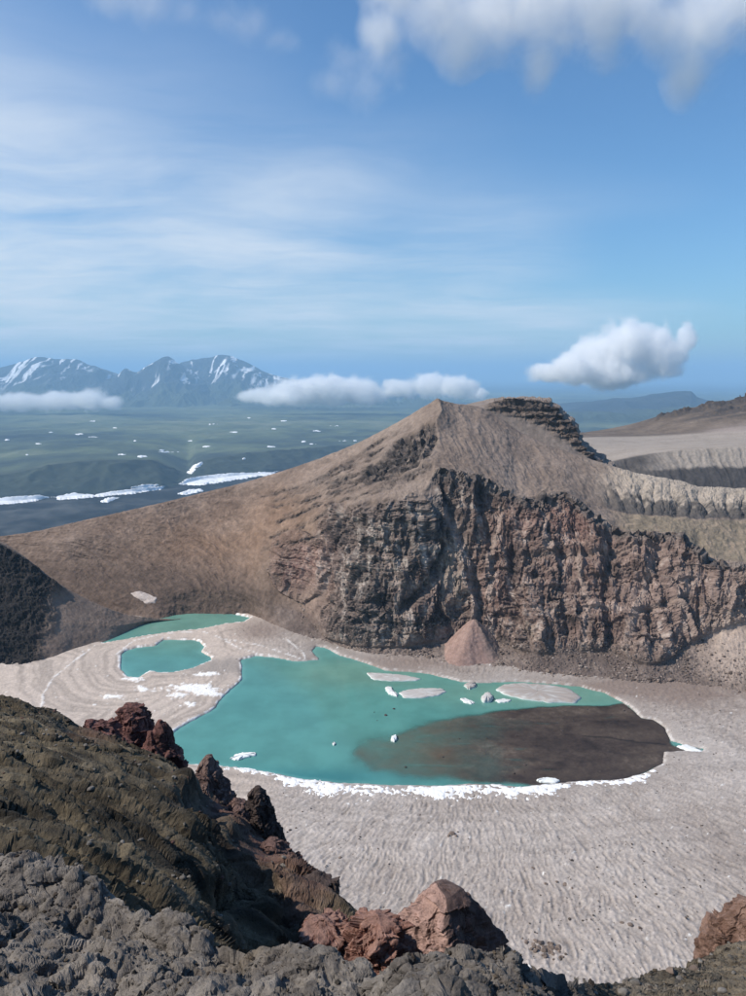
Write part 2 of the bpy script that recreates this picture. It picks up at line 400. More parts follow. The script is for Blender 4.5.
WL4 = [(-150,555,680),(0,553,685),(75,540,672),(150,530,682),(200,518,700),(245,515,695),(290,505,672),(330,485,655),(375,468,632),(400,455,625),(420,445,625),(440,440,630),(470,445,625),(494,458,615),(526,475,603),(562,485,590),(598,506,575),(633,514,566),(672,517,562),(701,518,560),(746,518,562),(900,520,535)]
WL5 = [(-150,548,700),(0,536,700),(40,530,695),(75,522,695),(150,505,708),(200,493,728),(250,480,738),(310,461,738),(360,441,728),(400,420,708),(430,404,692),(440,402,690),(475,405,695),(500,417,685),(520,431,672),(560,448,650),(600,461,630),(640,473,610),(680,480,600),(700,486,596),(746,488,590),(900,495,560)]
def build_wall():
    us = np.linspace(-150, 900, 1060)
    Q, s = sheet_base([WL0, WL1, WL3, WL4, WL5, drop(25, -8), drop(120, -70), drop(1700, -640)], us, [55, 190, 75, 80, 8, 6, 4], 4)
    n = normals(Q); n *= np.where((n[..., 1:2]*-1 + n[..., 2:3]) < 0, -1, 1)
    U, V = UV(Q); Sg = np.broadcast_to(s[:, None], U.shape)
    um = np.broadcast_to(us[None], U.shape)
    x, y, z = Q[..., 0], Q[..., 1], Q[..., 2]
    wob = fbm(Q, 25, 3, 31)
    Sn = Sg + .10*wob + .09*fbm(Q, 8, 3, 30)
    in_cl = sstep(Sg, .92, 1.12)*(1-sstep(Sn, 1.90, 2.05))
    redl = patch(um, V, 300, 567, 34, 38, .5*wob)          # layered red buttress
    cl = in_cl*np.clip(sstep(um + 14*wob, 312, 338) + 0*redl, 0, 1); cl = np.clip(cl + .75*(redl > .4)*redl, 0, 1)
    ash = sstep(Sg, 1.95, 2.12)
    tal = 1-sstep(Sg, .85, 1.1)
    # --- relief
    q1 = Q + np.stack([wob*6, wob*6, wob*9], -1)
    rib = fbm(q1, 30, 3, 32, st=(1, .6, .30), ridge=True)
    rib2 = fbm(q1, 10, 4, 33, st=(1, .7, .30), ridge=True)
    lay = z + 4*wob
    bk1 = blocks(q1, 9.0, 1, st=(1, 1, .42), tilt=1.2); bk2 = blocks(Q + wob[..., None]*3, 4.2, 2, st=(1, 1, .5), tilt=1.1)
    stm = sstep(fbm(Q, 60, 2, 55), -.1, .35)*.8 + .9*redl          # bedding shows only in places
    step = (lay/7.0) % 1.0; stepd = sstep(step, .0, .82)*(1-sstep(step, .9, 1.0))
    rib3 = fbm(q1, 4.2, 3, 58, st=(1, .8, .22), ridge=True)
    step3 = (lay/2.9 + .8*wob) % 1.0; stepd3 = sstep(step3, 0, .7)*(1-sstep(step3, .8, 1))
    d = cl*(7.0*rib + 4.2*rib2 + 1.5*rib3 + 1.3*bk1 + .8*bk2 - 1.7*stm*stepd - .6*stm*stepd3)
    d += .9*cl*fbm(Q, 2.3, 2, 35, ridge=True)
    # deep clefts in the cliff
    def cleft(pts, wid, dep):
        nonlocal d
        k = seg_dist(um + 3*wob, V, np.array(pts, float)); d = d - dep*np.exp(-(k/wid)**2)*in_cl
    cleft([(438,478),(452,520),(470,560),(480,600),(478,620)], 6, 6)
    cleft([(478,488),(484,530),(490,545)], 5, 5); cleft([(512,556),(514,600),(530,640)], 5, 6)
    cleft([(606,500),(612,540),(604,600),(610,640)], 7, 6); cleft([(402,610),(424,585),(440,548)], 5, 7); cleft([(345,520),(336,560),(330,600)], 5, 5)
    cleft([(660,545),(648,600),(655,640)], 7, 5); cleft([(560,560),(566,630)], 6, 5)
    # a shelf of scree across the right-hand cliff
    # hollow under the summit, facing left; bare bedding ledges across the upper left slope
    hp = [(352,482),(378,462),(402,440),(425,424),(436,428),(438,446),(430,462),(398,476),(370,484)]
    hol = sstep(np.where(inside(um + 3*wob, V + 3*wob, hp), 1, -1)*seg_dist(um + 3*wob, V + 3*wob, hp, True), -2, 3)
    d -= 6*hol; d += hol*(2.6*fbm(Q, 8, 4, 36, ridge=True) + 1.8*bk2)
    k = seg_dist(um + 2*wob, V, np.array([(437,402),(441,416),(436,430),(428,446),(424,462)], float)); d += 6.5*np.exp(-k/7.0)*sstep(Sg, 1.9, 2.1)*(1-sstep(Sg, 3.9, 4.05))
    led = np.zeros_like(U); vj0 = 2.0*fbm(Q, 9, 3, 37)
    for pts, wd in (([(262,497),(300,488),(345,466),(372,447),(410,426)], 1.7), ([(275,508),(312,500),(345,490),(360,484)], 1.8), ([(322,486),(360,474),(400,457),(428,440)], 2.4), ([(345,484),(380,480),(418,466)], 1.8),
                    ([(278,523),(305,512),(322,504)], 1.8), ([(272,538),(300,528),(330,513)], 2.0), ([(268,548),(312,540),(345,528)], 1.6)):
        k = seg_dist(um, V + vj0, np.array(pts, float)); led = np.maximum(led, np.exp(-(k/wd)**2))
    rl = random.Random(77); vj = 2.5*fbm(Q, 9, 2, 37)
    for _ in range(26):
        ua = rl.uniform(262, 395); ln_ = rl.uniform(22, 75); fr_ = rl.random()
        va = np.interp(ua, [255, 300, 345, 400, 430], [500, 486, 464, 432, 420])*(1-fr_) + np.interp(ua, [255, 300, 345, 400, 430], [560, 532, 506, 486, 470])*fr_
        sl = -rl.uniform(.30, .52); ub = min(ua+ln_, 432)
        k = seg_dist(um, V + vj, np.array([(ua, va), ((ua+ub)/2, va+sl*(ub-ua)/2+rl.uniform(-1.5, 1.5)), (ub, va+sl*(ub-ua))])); led = np.maximum(led, rl.uniform(.55, 1)*np.exp(-(k/rl.uniform(.9, 2.3))**2))
    led *= np.clip(.72+1.5*fbm(Q, 14, 3, 38), 0, 1)
    d -= 2.2*led; d += led*(1.6*fbm(Q, 3, 3, 39, ridge=True) + 1.6*bk2)
    # rim band of blocks where cliff and ash meet
    band = np.exp(-((Sg-1.99 - .03*wob)/.055)**2)*sstep(um, 425, 445)
    d += band*(2.0*fbm(Q, 6.5, 3, 40, ridge=True) + 2.6*bk2 - .3)
    # shelves of scree across the right-hand cliff
    shelf = np.zeros_like(U)
    for pts, wd in (([(528,558),(560,556),(590,557),(612,553)], 3.0), ([(615,556),(640,546),(668,552)], 2.2), ([(640,612),(680,600),(700,608)], 2.5)):
        k = seg_dist(um, V + 3*wob, np.array(pts, float)); shelf = np.maximum(shelf, np.exp(-(k/wd)**2))
    d -= 2.5*shelf*cl
    # ash: soft gullies running downhill
    gx = np.stack([um + 10*wob + 38*(Sg-2)*sstep(300-um, 0, 120), Sg*26, 0*um], -1)
    gul = fbm(gx, 20, 3, 41, ridge=True); gulf = fbm(gx, 5, 3, 42)
    smooth_zone = (1-cl)*(1-band)
    d += smooth_zone*(1.5*gul*sstep(Sg, .5, 1) + .45*gulf + .7*fbm(Q, 14, 3, 43) + .5*fbm(Q, 6, 3, 59, ridge=True)) * (1-.75*sstep(Sg, 3.85, 4.0))
    d += smooth_zone*.35*fbm(Q, 3.2, 3, 44)
    # scalloped buff ridge on the right
    ridge_r = sstep(um, 585, 640)*sstep(Sg, 2.9, 3.15)*(1-sstep(Sg, 3.96, 4.05))
    gly = np.zeros_like(U); wide = np.zeros_like(U)
    for (ua, ub, wdt, am) in ((596,612,2.2,.9),(606,628,3.0,1),(626,640,2.0,.6),(638,646,2.6,1),(652,655,2.2,.8),(664,664,1.6,.5),(672,676,2.8,1),(688,688,2.0,.6),(701,703,2.8,1),(714,716,1.8,.5),(727,730,2.4,.9),(741,746,2.4,.7),(760,762,3,1),(785,790,3,.8),(815,818,3,1),(850,850,3,.8)):
        uc = lerp(ub, ua, np.clip(Sg-3, 0, 1)) + 9*wob
        gly = np.maximum(gly, am*np.exp(-np.abs(um-uc)/wdt)); wide = np.maximum(wide, am*np.exp(-np.abs(um-uc)/(wdt*3.2)))
    scal = .7 - gly; d += ridge_r*((1.4 - 3.2*wide - 1.5*gly)*sstep(4.02-Sg, 0, .6) + 1.2*fbm(Q, 16, 3, 49) + .7*fbm(gx, 3.0, 3, 50, ridge=True))
    # fluting under the summit
    flut = patch(um, V, 465, 450, 26, 13) + .8*patch(um, V, 530, 477, 26, 7); d += flut*.9*fbm(np.stack([um - .5*(V-430) + 3*wob, .06*V, 0*um], -1), 5.5, 2, 47, ridge=True)*sstep(Sg, 2.05, 2.3)
    # talus
    d += tal*(.9*fbm(Q, 6, 4, 45) + .7*fbm(Q, 1.8, 2, 46)*sstep(um, 260, 330))
    Q = Q + n*d[..., None]
    # --- rock colours
    n1 = fbm(Q, 30, 4, 51); n2 = fbm(Q, 7, 4, 52); n3 = fbm(Q, 2.2, 2, 53)
    strat = fbm(np.stack([.10*Q[..., 0], .10*Q[..., 1], lay + 1.5*n2], -1), 6, 4, 54); vst = fbm(np.stack([Q[..., 0] + 3*n2, .5*Q[..., 1], .14*Q[..., 2]], -1), 6, 4, 56)
    cliff = palette(np.clip(.58 + .8*strat + .4*n2 + .75*vst + .3*n3, 0, 1), [(.020,.016,.015), (.070,.050,.043), (.150,.106,.088), (.225,.168,.142), (.40,.335,.285)])
    redc = palette(np.clip(.58 + .8*strat + .4*n2 + .6*vst + .2*n3, 0, 1), [(.026,.017,.016), (.105,.060,.050), (.195,.116,.096), (.34,.235,.20)])
    greyc = palette(np.clip(.55 + .55*n2 + .5*strat + .95*vst + .35*n3, 0, 1), [(.016,.014,.014), (.042,.036,.034), (.100,.087,.079), (.32,.285,.25)])
    red_m = np.clip(redl*1.2 + patch(um, V, 560, 520, 60, 26, .5*n1) + .7*patch(um, V, 600, 590, 80, 45, .7*n1) + .6*patch(um, V, 500, 580, 20, 40, .5*n1) + .4*patch(um, V, 430, 600, 40, 30, .5*n1), 0, 1)
    gry_m = np.clip(patch(um, V, 390, 590, 58, 70, .6*n1) + .6*patch(um, V, 420, 520, 60, 30, .5*n1), 0, 1)
    c = lerp(cliff, greyc, (gry_m*.85)[..., None]); c = lerp(c, redc, red_m[..., None])
    pinkish = np.clip(.8*patch(um, V, 670, 590, 70, 55, .6*n1), 0, 1); c = lerp(c, palette(np.clip(.5+.4*n2+.5*strat+.5*vst+.2*n3, 0, 1), [(.11,.075,.065), (.235,.170,.145), (.36,.285,.25)]), pinkish[..., None])
    stv = fbm(np.stack([um + 6*wob, .12*V, 0*um], -1), 4, 3, 57, ridge=True)
    yel = .75*sstep(stv, .1, .7)*sstep(np.clip(patch(um, V, 447, 565, 16, 45) + .8*patch(um, V, 455, 600, 14, 25) + patch(um, V, 532, 632, 9, 14) + .8*patch(um, V, 338, 612, 8, 25) + .5*patch(um, V, 620, 640, 50, 12), 0, 1) + .5*n3 + .4*rib2, .75, 1.15)
    c = lerp(c, np.array([.31,.255,.205]), (yel*.7)[..., None])
    chute = np.zeros_like(U)
    for pts, wd in (([(432,498),(455,530),(470,570),(473,618)], 4.0), ([(386,552),(398,590),(396,620)], 2.0), ([(500,518),(489,560),(492,600)], 3.0), ([(575,560),(586,600),(584,645)], 3.0), ([(655,556),(640,600),(628,645)], 3.5), ([(540,510),(545,550)], 3.0), ([(690,570),(676,610)], 3.5)):
        k = seg_dist(um + 5*wob + 4*n2, V, np.array(pts, float)); chute = np.maximum(chute, np.exp(-(k/wd)**2))
    c = lerp(c, np.array([.31,.24,.205])*(1+.35*n2)[..., None], (.85*chute)[..., None])
    gloom = np.clip(patch(um, V, 372, 625, 34, 22, .5*n1) + patch(um, V, 418, 506, 50, 9, .5*n1) + .8*patch(um, V, 345, 532, 14, 18, .5*n1) + .8*patch(um, V, 515, 575, 9, 26, .5*n1) + .6*patch(um, V, 560, 600, 14, 30, .5*n1) + .6*patch(um, V, 610, 575, 12, 20, .5*n1), 0, 1)
    c = lerp(c, np.array([.050,.043,.042])*(1+.6*n3+.5*vst)[..., None], (.72*gloom)[..., None])      # shade painted dark into clefts, the cliff foot and below the rim
    c = lerp(c, np.array([.37,.31,.275])*(1+.2*n3)[..., None], (.6*sstep(vst + .45*n3 + .25*strat, .26, .50))[..., None])      # pale leached streaks
    # scree lying on ledges of the cliff
    nn = normals(Q); up = np.abs(nn[..., 2])
    scree = sstep(up + .12*n2, .66, .82)
    c = lerp(c, palette(np.clip(.5+.7*n1, 0, 1), [(.145,.105,.085), (.20,.15,.122), (.25,.195,.16)]), (scree*.75)[..., None])
    c = lerp(c, np.array([.22,.165,.138])*(1+.3*n2)[..., None], (.7*shelf)[..., None])
    # ash cover
    ashc = palette(np.clip(.5 + .7*n1 + .25*n2 + .12*n3, 0, 1), [(.125,.096,.080), (.180,.140,.116), (.225,.180,.152), (.265,.218,.190)])
    tanw = patch(um, V, 205, 550, 80, 34, .4*n1) + .8*patch(um, V, 285, 520, 40, 30, .4*n1); ashc = lerp(ashc, palette(np.clip(.5+.5*gulf+.4*n1, 0, 1), [(.165,.110,.078), (.235,.165,.120), (.28,.205,.155)]), np.clip(tanw, 0, 1)[..., None]*.9)
    drk = patch(um, V, 110, 585, 120, 32, .4*n1) + .9*patch(um, V, 225, 603, 70, 16, .4*n1); ashc = lerp(ashc, np.array([.105,.080,.066])*(1+.4*n2[..., None]), np.clip(drk, 0, .85)[..., None])
    pale = np.clip(sstep(um, 430, 470)*sstep(Sg, 2.1, 2.8), 0, 1)*.55 + .6*sstep(Sg, 3.45, 3.8)*sstep(um, 180, 330)*(1-sstep(um, 400, 440)); ashc = lerp(ashc, lerp(np.array([.25,.203,.172]), np.array([.170,.136,.117]), sstep(um, 425, 445)[..., None])*(1+.25*n1+.2*n2+.15*n3+.12*gulf)[..., None], np.clip(pale, 0, .8)[..., None])
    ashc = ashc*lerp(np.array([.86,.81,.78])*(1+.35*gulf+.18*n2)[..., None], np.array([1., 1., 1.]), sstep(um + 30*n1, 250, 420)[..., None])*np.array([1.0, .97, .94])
    buff = sstep(um + 20*n1, 575, 640)*sstep(Sg, 2.95, 3.15); ashc = lerp(ashc, np.array([.325,.275,.228])*(1+.22*n1+.2*n2)[..., None], buff[..., None])
    dark_foot = sstep(um, 585, 625)*sstep(Sg+.06*n2, 2.93, 3.0)*(1-sstep(Sg + .25*n2 + .30*fbm(gx, 3.5, 3, 60), 3.25, 3.55)); ashc = lerp(ashc, np.array([.060,.055,.054])*(1+.5*n2)[..., None], (dark_foot*.9)[..., None])
    ter = sstep(um, 600, 640)*sstep(Sg, 2.08, 2.15)*(1-sstep(Sg, 2.9, 2.97)); ashc = lerp(ashc, palette(np.clip(.5+.9*n2+.4*n1, 0, 1), [(.15,.125,.09), (.20,.165,.12), (.31,.235,.17)]), (ter*.8)[..., None])
    notcl = 1-np.clip(cl*1.3, 0, 1)
    c = lerp(c, np.array([.052,.043,.041])*(1+.6*n3)[..., None], (.6*sstep(Sg + .08*n2, 1.84, 1.95)*sstep(um, 425, 445)*(1-sstep(um + 30*n1, 560, 640)))[..., None])
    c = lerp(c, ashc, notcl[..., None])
    c = lerp(c, palette(np.clip(.5+.8*n2+.5*n3, 0, 1), [(.040,.034,.033), (.085,.07,.064), (.24,.20,.175)]), np.clip(band*1.1, 0, .9)[..., None])
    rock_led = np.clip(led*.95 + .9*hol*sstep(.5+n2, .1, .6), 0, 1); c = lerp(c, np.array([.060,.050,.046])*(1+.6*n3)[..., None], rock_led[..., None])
    # talus
    talc = palette(np.clip(.5 + .6*n1 + .4*n2 + .3*n3, 0, 1), [(.080,.060,.052), (.125,.095,.082), (.185,.145,.125), (.26,.21,.18)])
    tm = tal*sstep(um, 250, 290); c = lerp(c, talc, tm[..., None])
    c = lerp(c, np.array([.085,.064,.056])*(1+.4*n2)[..., None], (np.clip(patch(um, V, 590, 662, 70, 12, .4*n1) + .9*patch(um, V, 715, 685, 45, 16, .4*n1) + .8*patch(um, V, 305, 625, 25, 14, .4*n1), 0, 1)*.8)[..., None])
    c = lerp(c, np.array([.33,.265,.225])*(1+.2*n1+.1*n2)[..., None], np.clip(1.2*patch(um, V, 732, 650, 26, 34, .5*n1) + .7*patch(um, V, 400, 663, 70, 7), 0, .9)[..., None])
    c = lerp(c, np.array([.25,.18,.145])*(1+.2*n2)[..., None], np.clip(patch(um, V, 318, 598, 20, 20, .4*n1)*(1-.6*cl), 0, .8)[..., None])
    me = mesh_from('crater_wall', Q, grid_faces(*U.shape)[:, ::-1], c, smooth=False)
    o = link('crater_wall', me, M_WALL); tag(o, 'far crater wall of brown ash and banded cliffs rising to the peak', kind='structure')
    return o
wall = build_wall()

def build_spur():
    us = np.linspace(-160, 180, 330)
    l0 = on0([(-160,700,None),(-60,684,None),(0,670,None),(40,669,None),(75,656,None),(110,644,None),(150,624,None),(180,617,None)])
    l1 = [(-160,640,520),(-60,630,525),(0,624,526),(40,636,520),(75,624,540),(110,626,556),(150,621,585),(180,619,595)]
    l2 = [(-160,515,590),(-60,526,582),(0,541,575),(24,556,570),(60,584,566),(100,605,570),(130,615,580),(165,619,592),(180,619.5,600)]
    Q, s = sheet_base([l0, l1, l2, drop(12, -4), drop(60, -60)], us, [60, 120, 8, 4], 3)
    n = normals(Q); n *= np.where((-n[..., 1:2] + n[..., 2:3]) < 0, -1, 1)
    U, V = UV(Q); um = np.broadcast_to(us[None], U.shape); Sg = np.broadcast_to(s[:, None], U.shape)
    wob = fbm(Q, 20, 3, 61)
    cl = (1-sstep(um + 12*wob + .25*(V-600), 40, 66))*(1-sstep(Sg, 1.9, 2))
    rib = fbm(Q, 18, 4, 62, st=(1, 1, .4), ridge=True)
    d = cl*(5*rib + 2*fbm(Q, 6, 4, 63, ridge=True) + 1.5*fbm(Q, 3, 3, 69, st=(1, 1, .4), ridge=True)) + .5*fbm(Q, 9, 4, 64) + .25*fbm(Q, 2.5, 3, 65)
    Q = Q + n*d[..., None]
    n1 = fbm(Q, 20, 3, 66); n2 = fbm(Q, 5, 4, 67); lay = fbm(np.stack([.15*Q[..., 0], .15*Q[..., 1], Q[..., 2]+3*n1], -1), 7, 3, 68)
    c = palette(np.clip(.45+.5*n1+.35*n2, 0, 1), [(.165,.117,.089), (.225,.165,.127), (.275,.208,.163)])
    rock = palette(np.clip(.4+.6*lay+.4*n2, 0, 1), [(.007,.006,.006), (.014,.012,.012), (.028,.023,.021), (.07,.055,.047)])
    c = lerp(c, rock, cl[..., None])
    me = mesh_from('crater_spur', Q, grid_faces(*U.shape)[:, ::-1], c, smooth=False)
    tag(link('crater_spur', me, M_WALL), 'dark rocky spur of the crater wall at the left edge', kind='structure')
build_spur()

def build_mesa():
    us = np.linspace(455, 615, 260)
    l0 = [(455,425,690),(490,432,690),(530,452,682),(570,468,668),(600,472,655),(615,476,650)]
    l1 = [(455,414,700),(480,409,706),(500,411,706),(520,415,704),(540,422,700),(556,432,694),(568,440,690),(580,452,684),(597,462,676),(615,474,668)]
    l2 = [(455,412,712),(476,406,716),(490,403.5,716),(505,401,716),(525,400,714),(545,402,710),(556,408,706),(563,416,703),(572,424,700),(577,431,697),(579,441,693),(588,452,688),(597,460,684),(615,474,676)]
    Q, s = sheet_base([l0, l1, l2, drop(60, 2), drop(120, -40), drop(500, -300)], us, [45, 50, 12, 5, 4], 1)
    n = normals(Q); n *= np.where((-n[..., 1:2] + n[..., 2:3]) < 0, -1, 1)
    um = np.broadcast_to(us[None], Q.shape[:2]); Sg = np.broadcast_to(s[:, None], um.shape)
    wob = fbm(Q, 15, 3, 71)
    cl = sstep(um, 478, 500)*sstep(Sg, .75, 1.1)
    d = cl*(2.4*fbm(Q, 11, 3, 72, ridge=True) + .8*fbm(Q, 3.5, 3, 73, ridge=True)) + .4*fbm(Q, 5, 3, 74)
    bkm = blocks(Q + 2*wob[..., None], 10, 6, st=(1, 1, .8), tilt=1.2); bkn = blocks(Q, 4.5, 7, tilt=1.2); lm = ((Q[..., 2] + 1.5*wob)/6.0) % 1.0; d += cl*(1.2*bkm + .7*bkn - 2.2*sstep(lm, 0, .75)*(1-sstep(lm, .85, 1)))
    d += 4.0*np.exp(-((Sg-1.8)/.16)**2)*sstep(um, 492, 505)*(1-sstep(um, 546, 556))      # overhanging lava cap
    d *= 1-.3*sstep(Sg, 1.9, 2.05)
    Q = Q + n*d[..., None]
    U, V = UV(Q)
    n1 = fbm(Q, 14, 3, 75); n2 = fbm(Q, 4, 4, 76); lay = fbm(np.stack([.12*Q[..., 0], .12*Q[..., 1], Q[..., 2]+1.2*n1], -1), 3.6, 3, 77)
    rock = palette(np.clip(.45+1.0*lay+.35*n2, 0, 1), [(.045,.034,.029), (.095,.071,.058), (.15,.115,.094), (.22,.175,.145)])
    ashc = palette(np.clip(.5+.6*n1+.3*n2, 0, 1), [(.15,.12,.10), (.21,.17,.145), (.25,.205,.175)])
    c = lerp(ashc, rock, np.clip(cl*1.2*(1-sstep(Sg, 1.97, 2.1)), 0, 1)[..., None])
    cap = np.exp(-((Sg-1.72)/.2)**2)*sstep(um, 490, 505); c = lerp(c, np.array([.05,.042,.04])*(1+.6*n2)[..., None], (cap*.75)[..., None])
    me = mesh_from('lava_mesa', Q, grid_faces(*um.shape)[:, ::-1], c, smooth=False)
    tag(link('lava_mesa', me, M_WALL), 'dark lava-capped knoll behind the summit of the ridge', kind='structure')
build_mesa()

def build_rear():
    us = np.linspace(540, 960, 420)
    l0 = [(540,520,760),(600,515,770),(746,520,770),(960,530,770)]
    l1 = [(540,500,880),(600,494,885),(680,494,890),(746,496,890),(960,500,880)]
    l2 = [(540,474,925),(585,468,930),(610,461.5,935),(640,455,945),(680,449.5,950),(746,446,950),(960,443,940)]
    l3 = [(540,446,1150),(590,441,1250),(650,442,1300),(700,441,1300),(746,439,1300),(960,436,1300)]
    l3b = [(540,439,1500),(590,436,1560),(650,434,1550),(700,430,1500),(746,425,1480),(960,415,1450)]
    l4 = [(540,434,1640),(580,432.5,1700),(600,430,1720),(630,424,1720),(655,417,1700),(690,408,1680),(720,402,1660),(746,396,1650),(850,372,1640),(960,352,1640)]
    Q, s = sheet_base([l0, l1, l2, l3, l3b, l4, drop(40, -6), drop(900, -320)], us, [8, 95, 40, 25, 70, 5, 4], 2)
    n = normals(Q); n *= np.where((-n[..., 1:2] + n[..., 2:3]) < 0, -1, 1)
    um = np.broadcast_to(us[None], Q.shape[:2]); Sg = np.broadcast_to(s[:, None], um.shape)
    U, V = UV(Q); wob = fbm(Q, 30, 3, 81)
    cl = sstep(Sg, .9, 1.1)*(1-sstep(Sg, 1.92, 2))
    flu = fbm(np.stack([Q[..., 0] + 9*wob, 0*Q[..., 0], .16*Q[..., 2]], -1), 7, 4, 82, ridge=True)
    d = cl*(1.5*flu + 1.5*fbm(Q, 14, 3, 88)) + .8*fbm(Q, 18, 3, 83)*sstep(Sg, 2, 2.3)
    hill = sstep(Sg, 3.6, 4.05)*(1-sstep(Sg, 4.97, 5))
    up = (Sg-4)                                          # layered lava near the crest of the hill
    b1 = np.exp(-((up-.84-.05*wob)/.085)**2)*sstep(um, 648, 665); b2 = np.exp(-((up-.56-.05*wob)/.06)**2)*sstep(um, 690, 720)
    d += hill*(1.5*fbm(Q, 40, 4, 84)) + (b1+b2)*(5 + 5*fbm(Q, 14, 3, 85, ridge=True) + 5*blocks(Q, 16, 5, st=(.6, 1, 1)))
    Q = Q + n*d[..., None]
    n1 = fbm(Q, 40, 3, 86); n2 = fbm(Q, 10, 4, 87)
    c = palette(np.clip(.5+.6*n1+.3*n2, 0, 1), [(.235,.195,.16), (.30,.255,.215), (.34,.29,.25)])
    top = lerp(np.array([.165,.145,.128]), np.array([.30,.26,.225]), np.clip(.5+.8*flu, 0, 1)[..., None])
    low = np.array([.050,.046,.046])*(1+.5*flu)[..., None]
    cc = lerp(low, top, sstep(Sg + .06*n2, 1.52, 1.60)[..., None])
    cc = lerp(cc, np.array([.09,.08,.075])*(1+.5*n2)[..., None], ((1-sstep(um+20*n1, 630, 690))*sstep(Sg, 1.3, 1.5))[..., None])
    c = lerp(c, cc, (sstep(Sg, .5, .9)*(1-sstep(Sg, 1.95, 2.02)))[..., None])
    hc = palette(np.clip(.5+.6*n1+.4*n2, 0, 1), [(.075,.056,.043), (.125,.095,.073), (.19,.148,.115)])
    c = lerp(c, hc, sstep(Sg + .12*n1, 3.55, 3.85)[..., None])
    c = lerp(c, np.array([.050,.042,.040])*(1+.9*n2)[..., None], np.clip(1.3*(b1+b2)*sstep(.5+n2+.6*n1, .0, .5), 0, 1)[..., None])
    lm = np.zeros_like(um)
    for (u0_, wd_, ua_, ub_) in ((.34, .045, 695, 725), (.47, .06, 668, 695), (.62, .07, 680, 705), (.74, .05, 655, 680), (.87, .10, 636, 655)):
        lm = np.maximum(lm, np.exp(-((up-u0_-.035*wob-.03*n1)/wd_)**2)*sstep(um, ua_, ub_))
    lm *= sstep(.5+n2+.4*n1, .1, .45)*sstep(up, .1, .2)*(up < .985)
    c = lerp(c, np.array([.052,.043,.040])*(1+.8*n2)[..., None], (.85*lm)[..., None])
    pale = sstep(um, 690, 730)*np.exp(-((Sg-3.75)/.28)**2); c = lerp(c, np.array([.30,.245,.215]), (pale*.8)[..., None])
    me = mesh_from('rear_plateau', Q, grid_faces(*um.shape)[:, ::-1], c)
    tag(link('rear_plateau', me, M_WALL), 'ash plateau with a dark second crater and layered hill behind the wall', kind='structure')
build_rear()

# pink scree cone at the foot of the cliff
def build_cone():
    apex = P(473, 617, 514)[...]; nr, nc = 110, 150
    t = np.linspace(0, 1, nr)[:, None]; a = np.linspace(0, 2*math.pi, nc, endpoint=False)[None]
    apex = P(474, 619, 520); h = apex[2]+3; R = 26.0
    rad = R*t*(1+.12*np.sin(2*a+.6)+.06*np.sin(5*a)); x = apex[0]+rad*np.cos(a)*1.1; y = apex[1]+rad*np.sin(a)*np.where(np.sin(a) < 0, 1.4, .8); z = apex[2]+.6 - h*((1-(1-t)**1.25)*.5 + .5*(np.sqrt(t*t+.03)-.173)/.842)
    Q = np.stack([x, y, z+0*a], -1)
    gx = np.stack([np.cos(a)*9+0*t, np.sin(a)*9+0*t, 2.0*t+0*a], -1)
    dd = .5*fbm(gx + .5*fbm(Q, 8, 2, 90)[..., None], 2.4, 4, 91, ridge=True)*sstep(t, .1, .4) + 1.5*fbm(Q, 9, 4, 92) + .5*fbm(Q, 2, 3, 95)
    Q[..., 2] += dd
    n1 = fbm(gx, 2.2, 3, 93); n2 = fbm(Q, 3, 3, 94)
    c = palette(np.clip(.5+.5*n1+.4*n2, 0, 1), [(.20,.13,.108), (.27,.18,.152), (.33,.235,.20)])
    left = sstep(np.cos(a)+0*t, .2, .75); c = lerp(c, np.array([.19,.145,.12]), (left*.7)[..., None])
    me = mesh_from('scree_cone', Q, grid_faces(nr, nc, True), c)
    tag(link('scree_cone', me, M_WALL), 'pinkish cone of scree at the foot of the cliff', kind='structure')
build_cone()

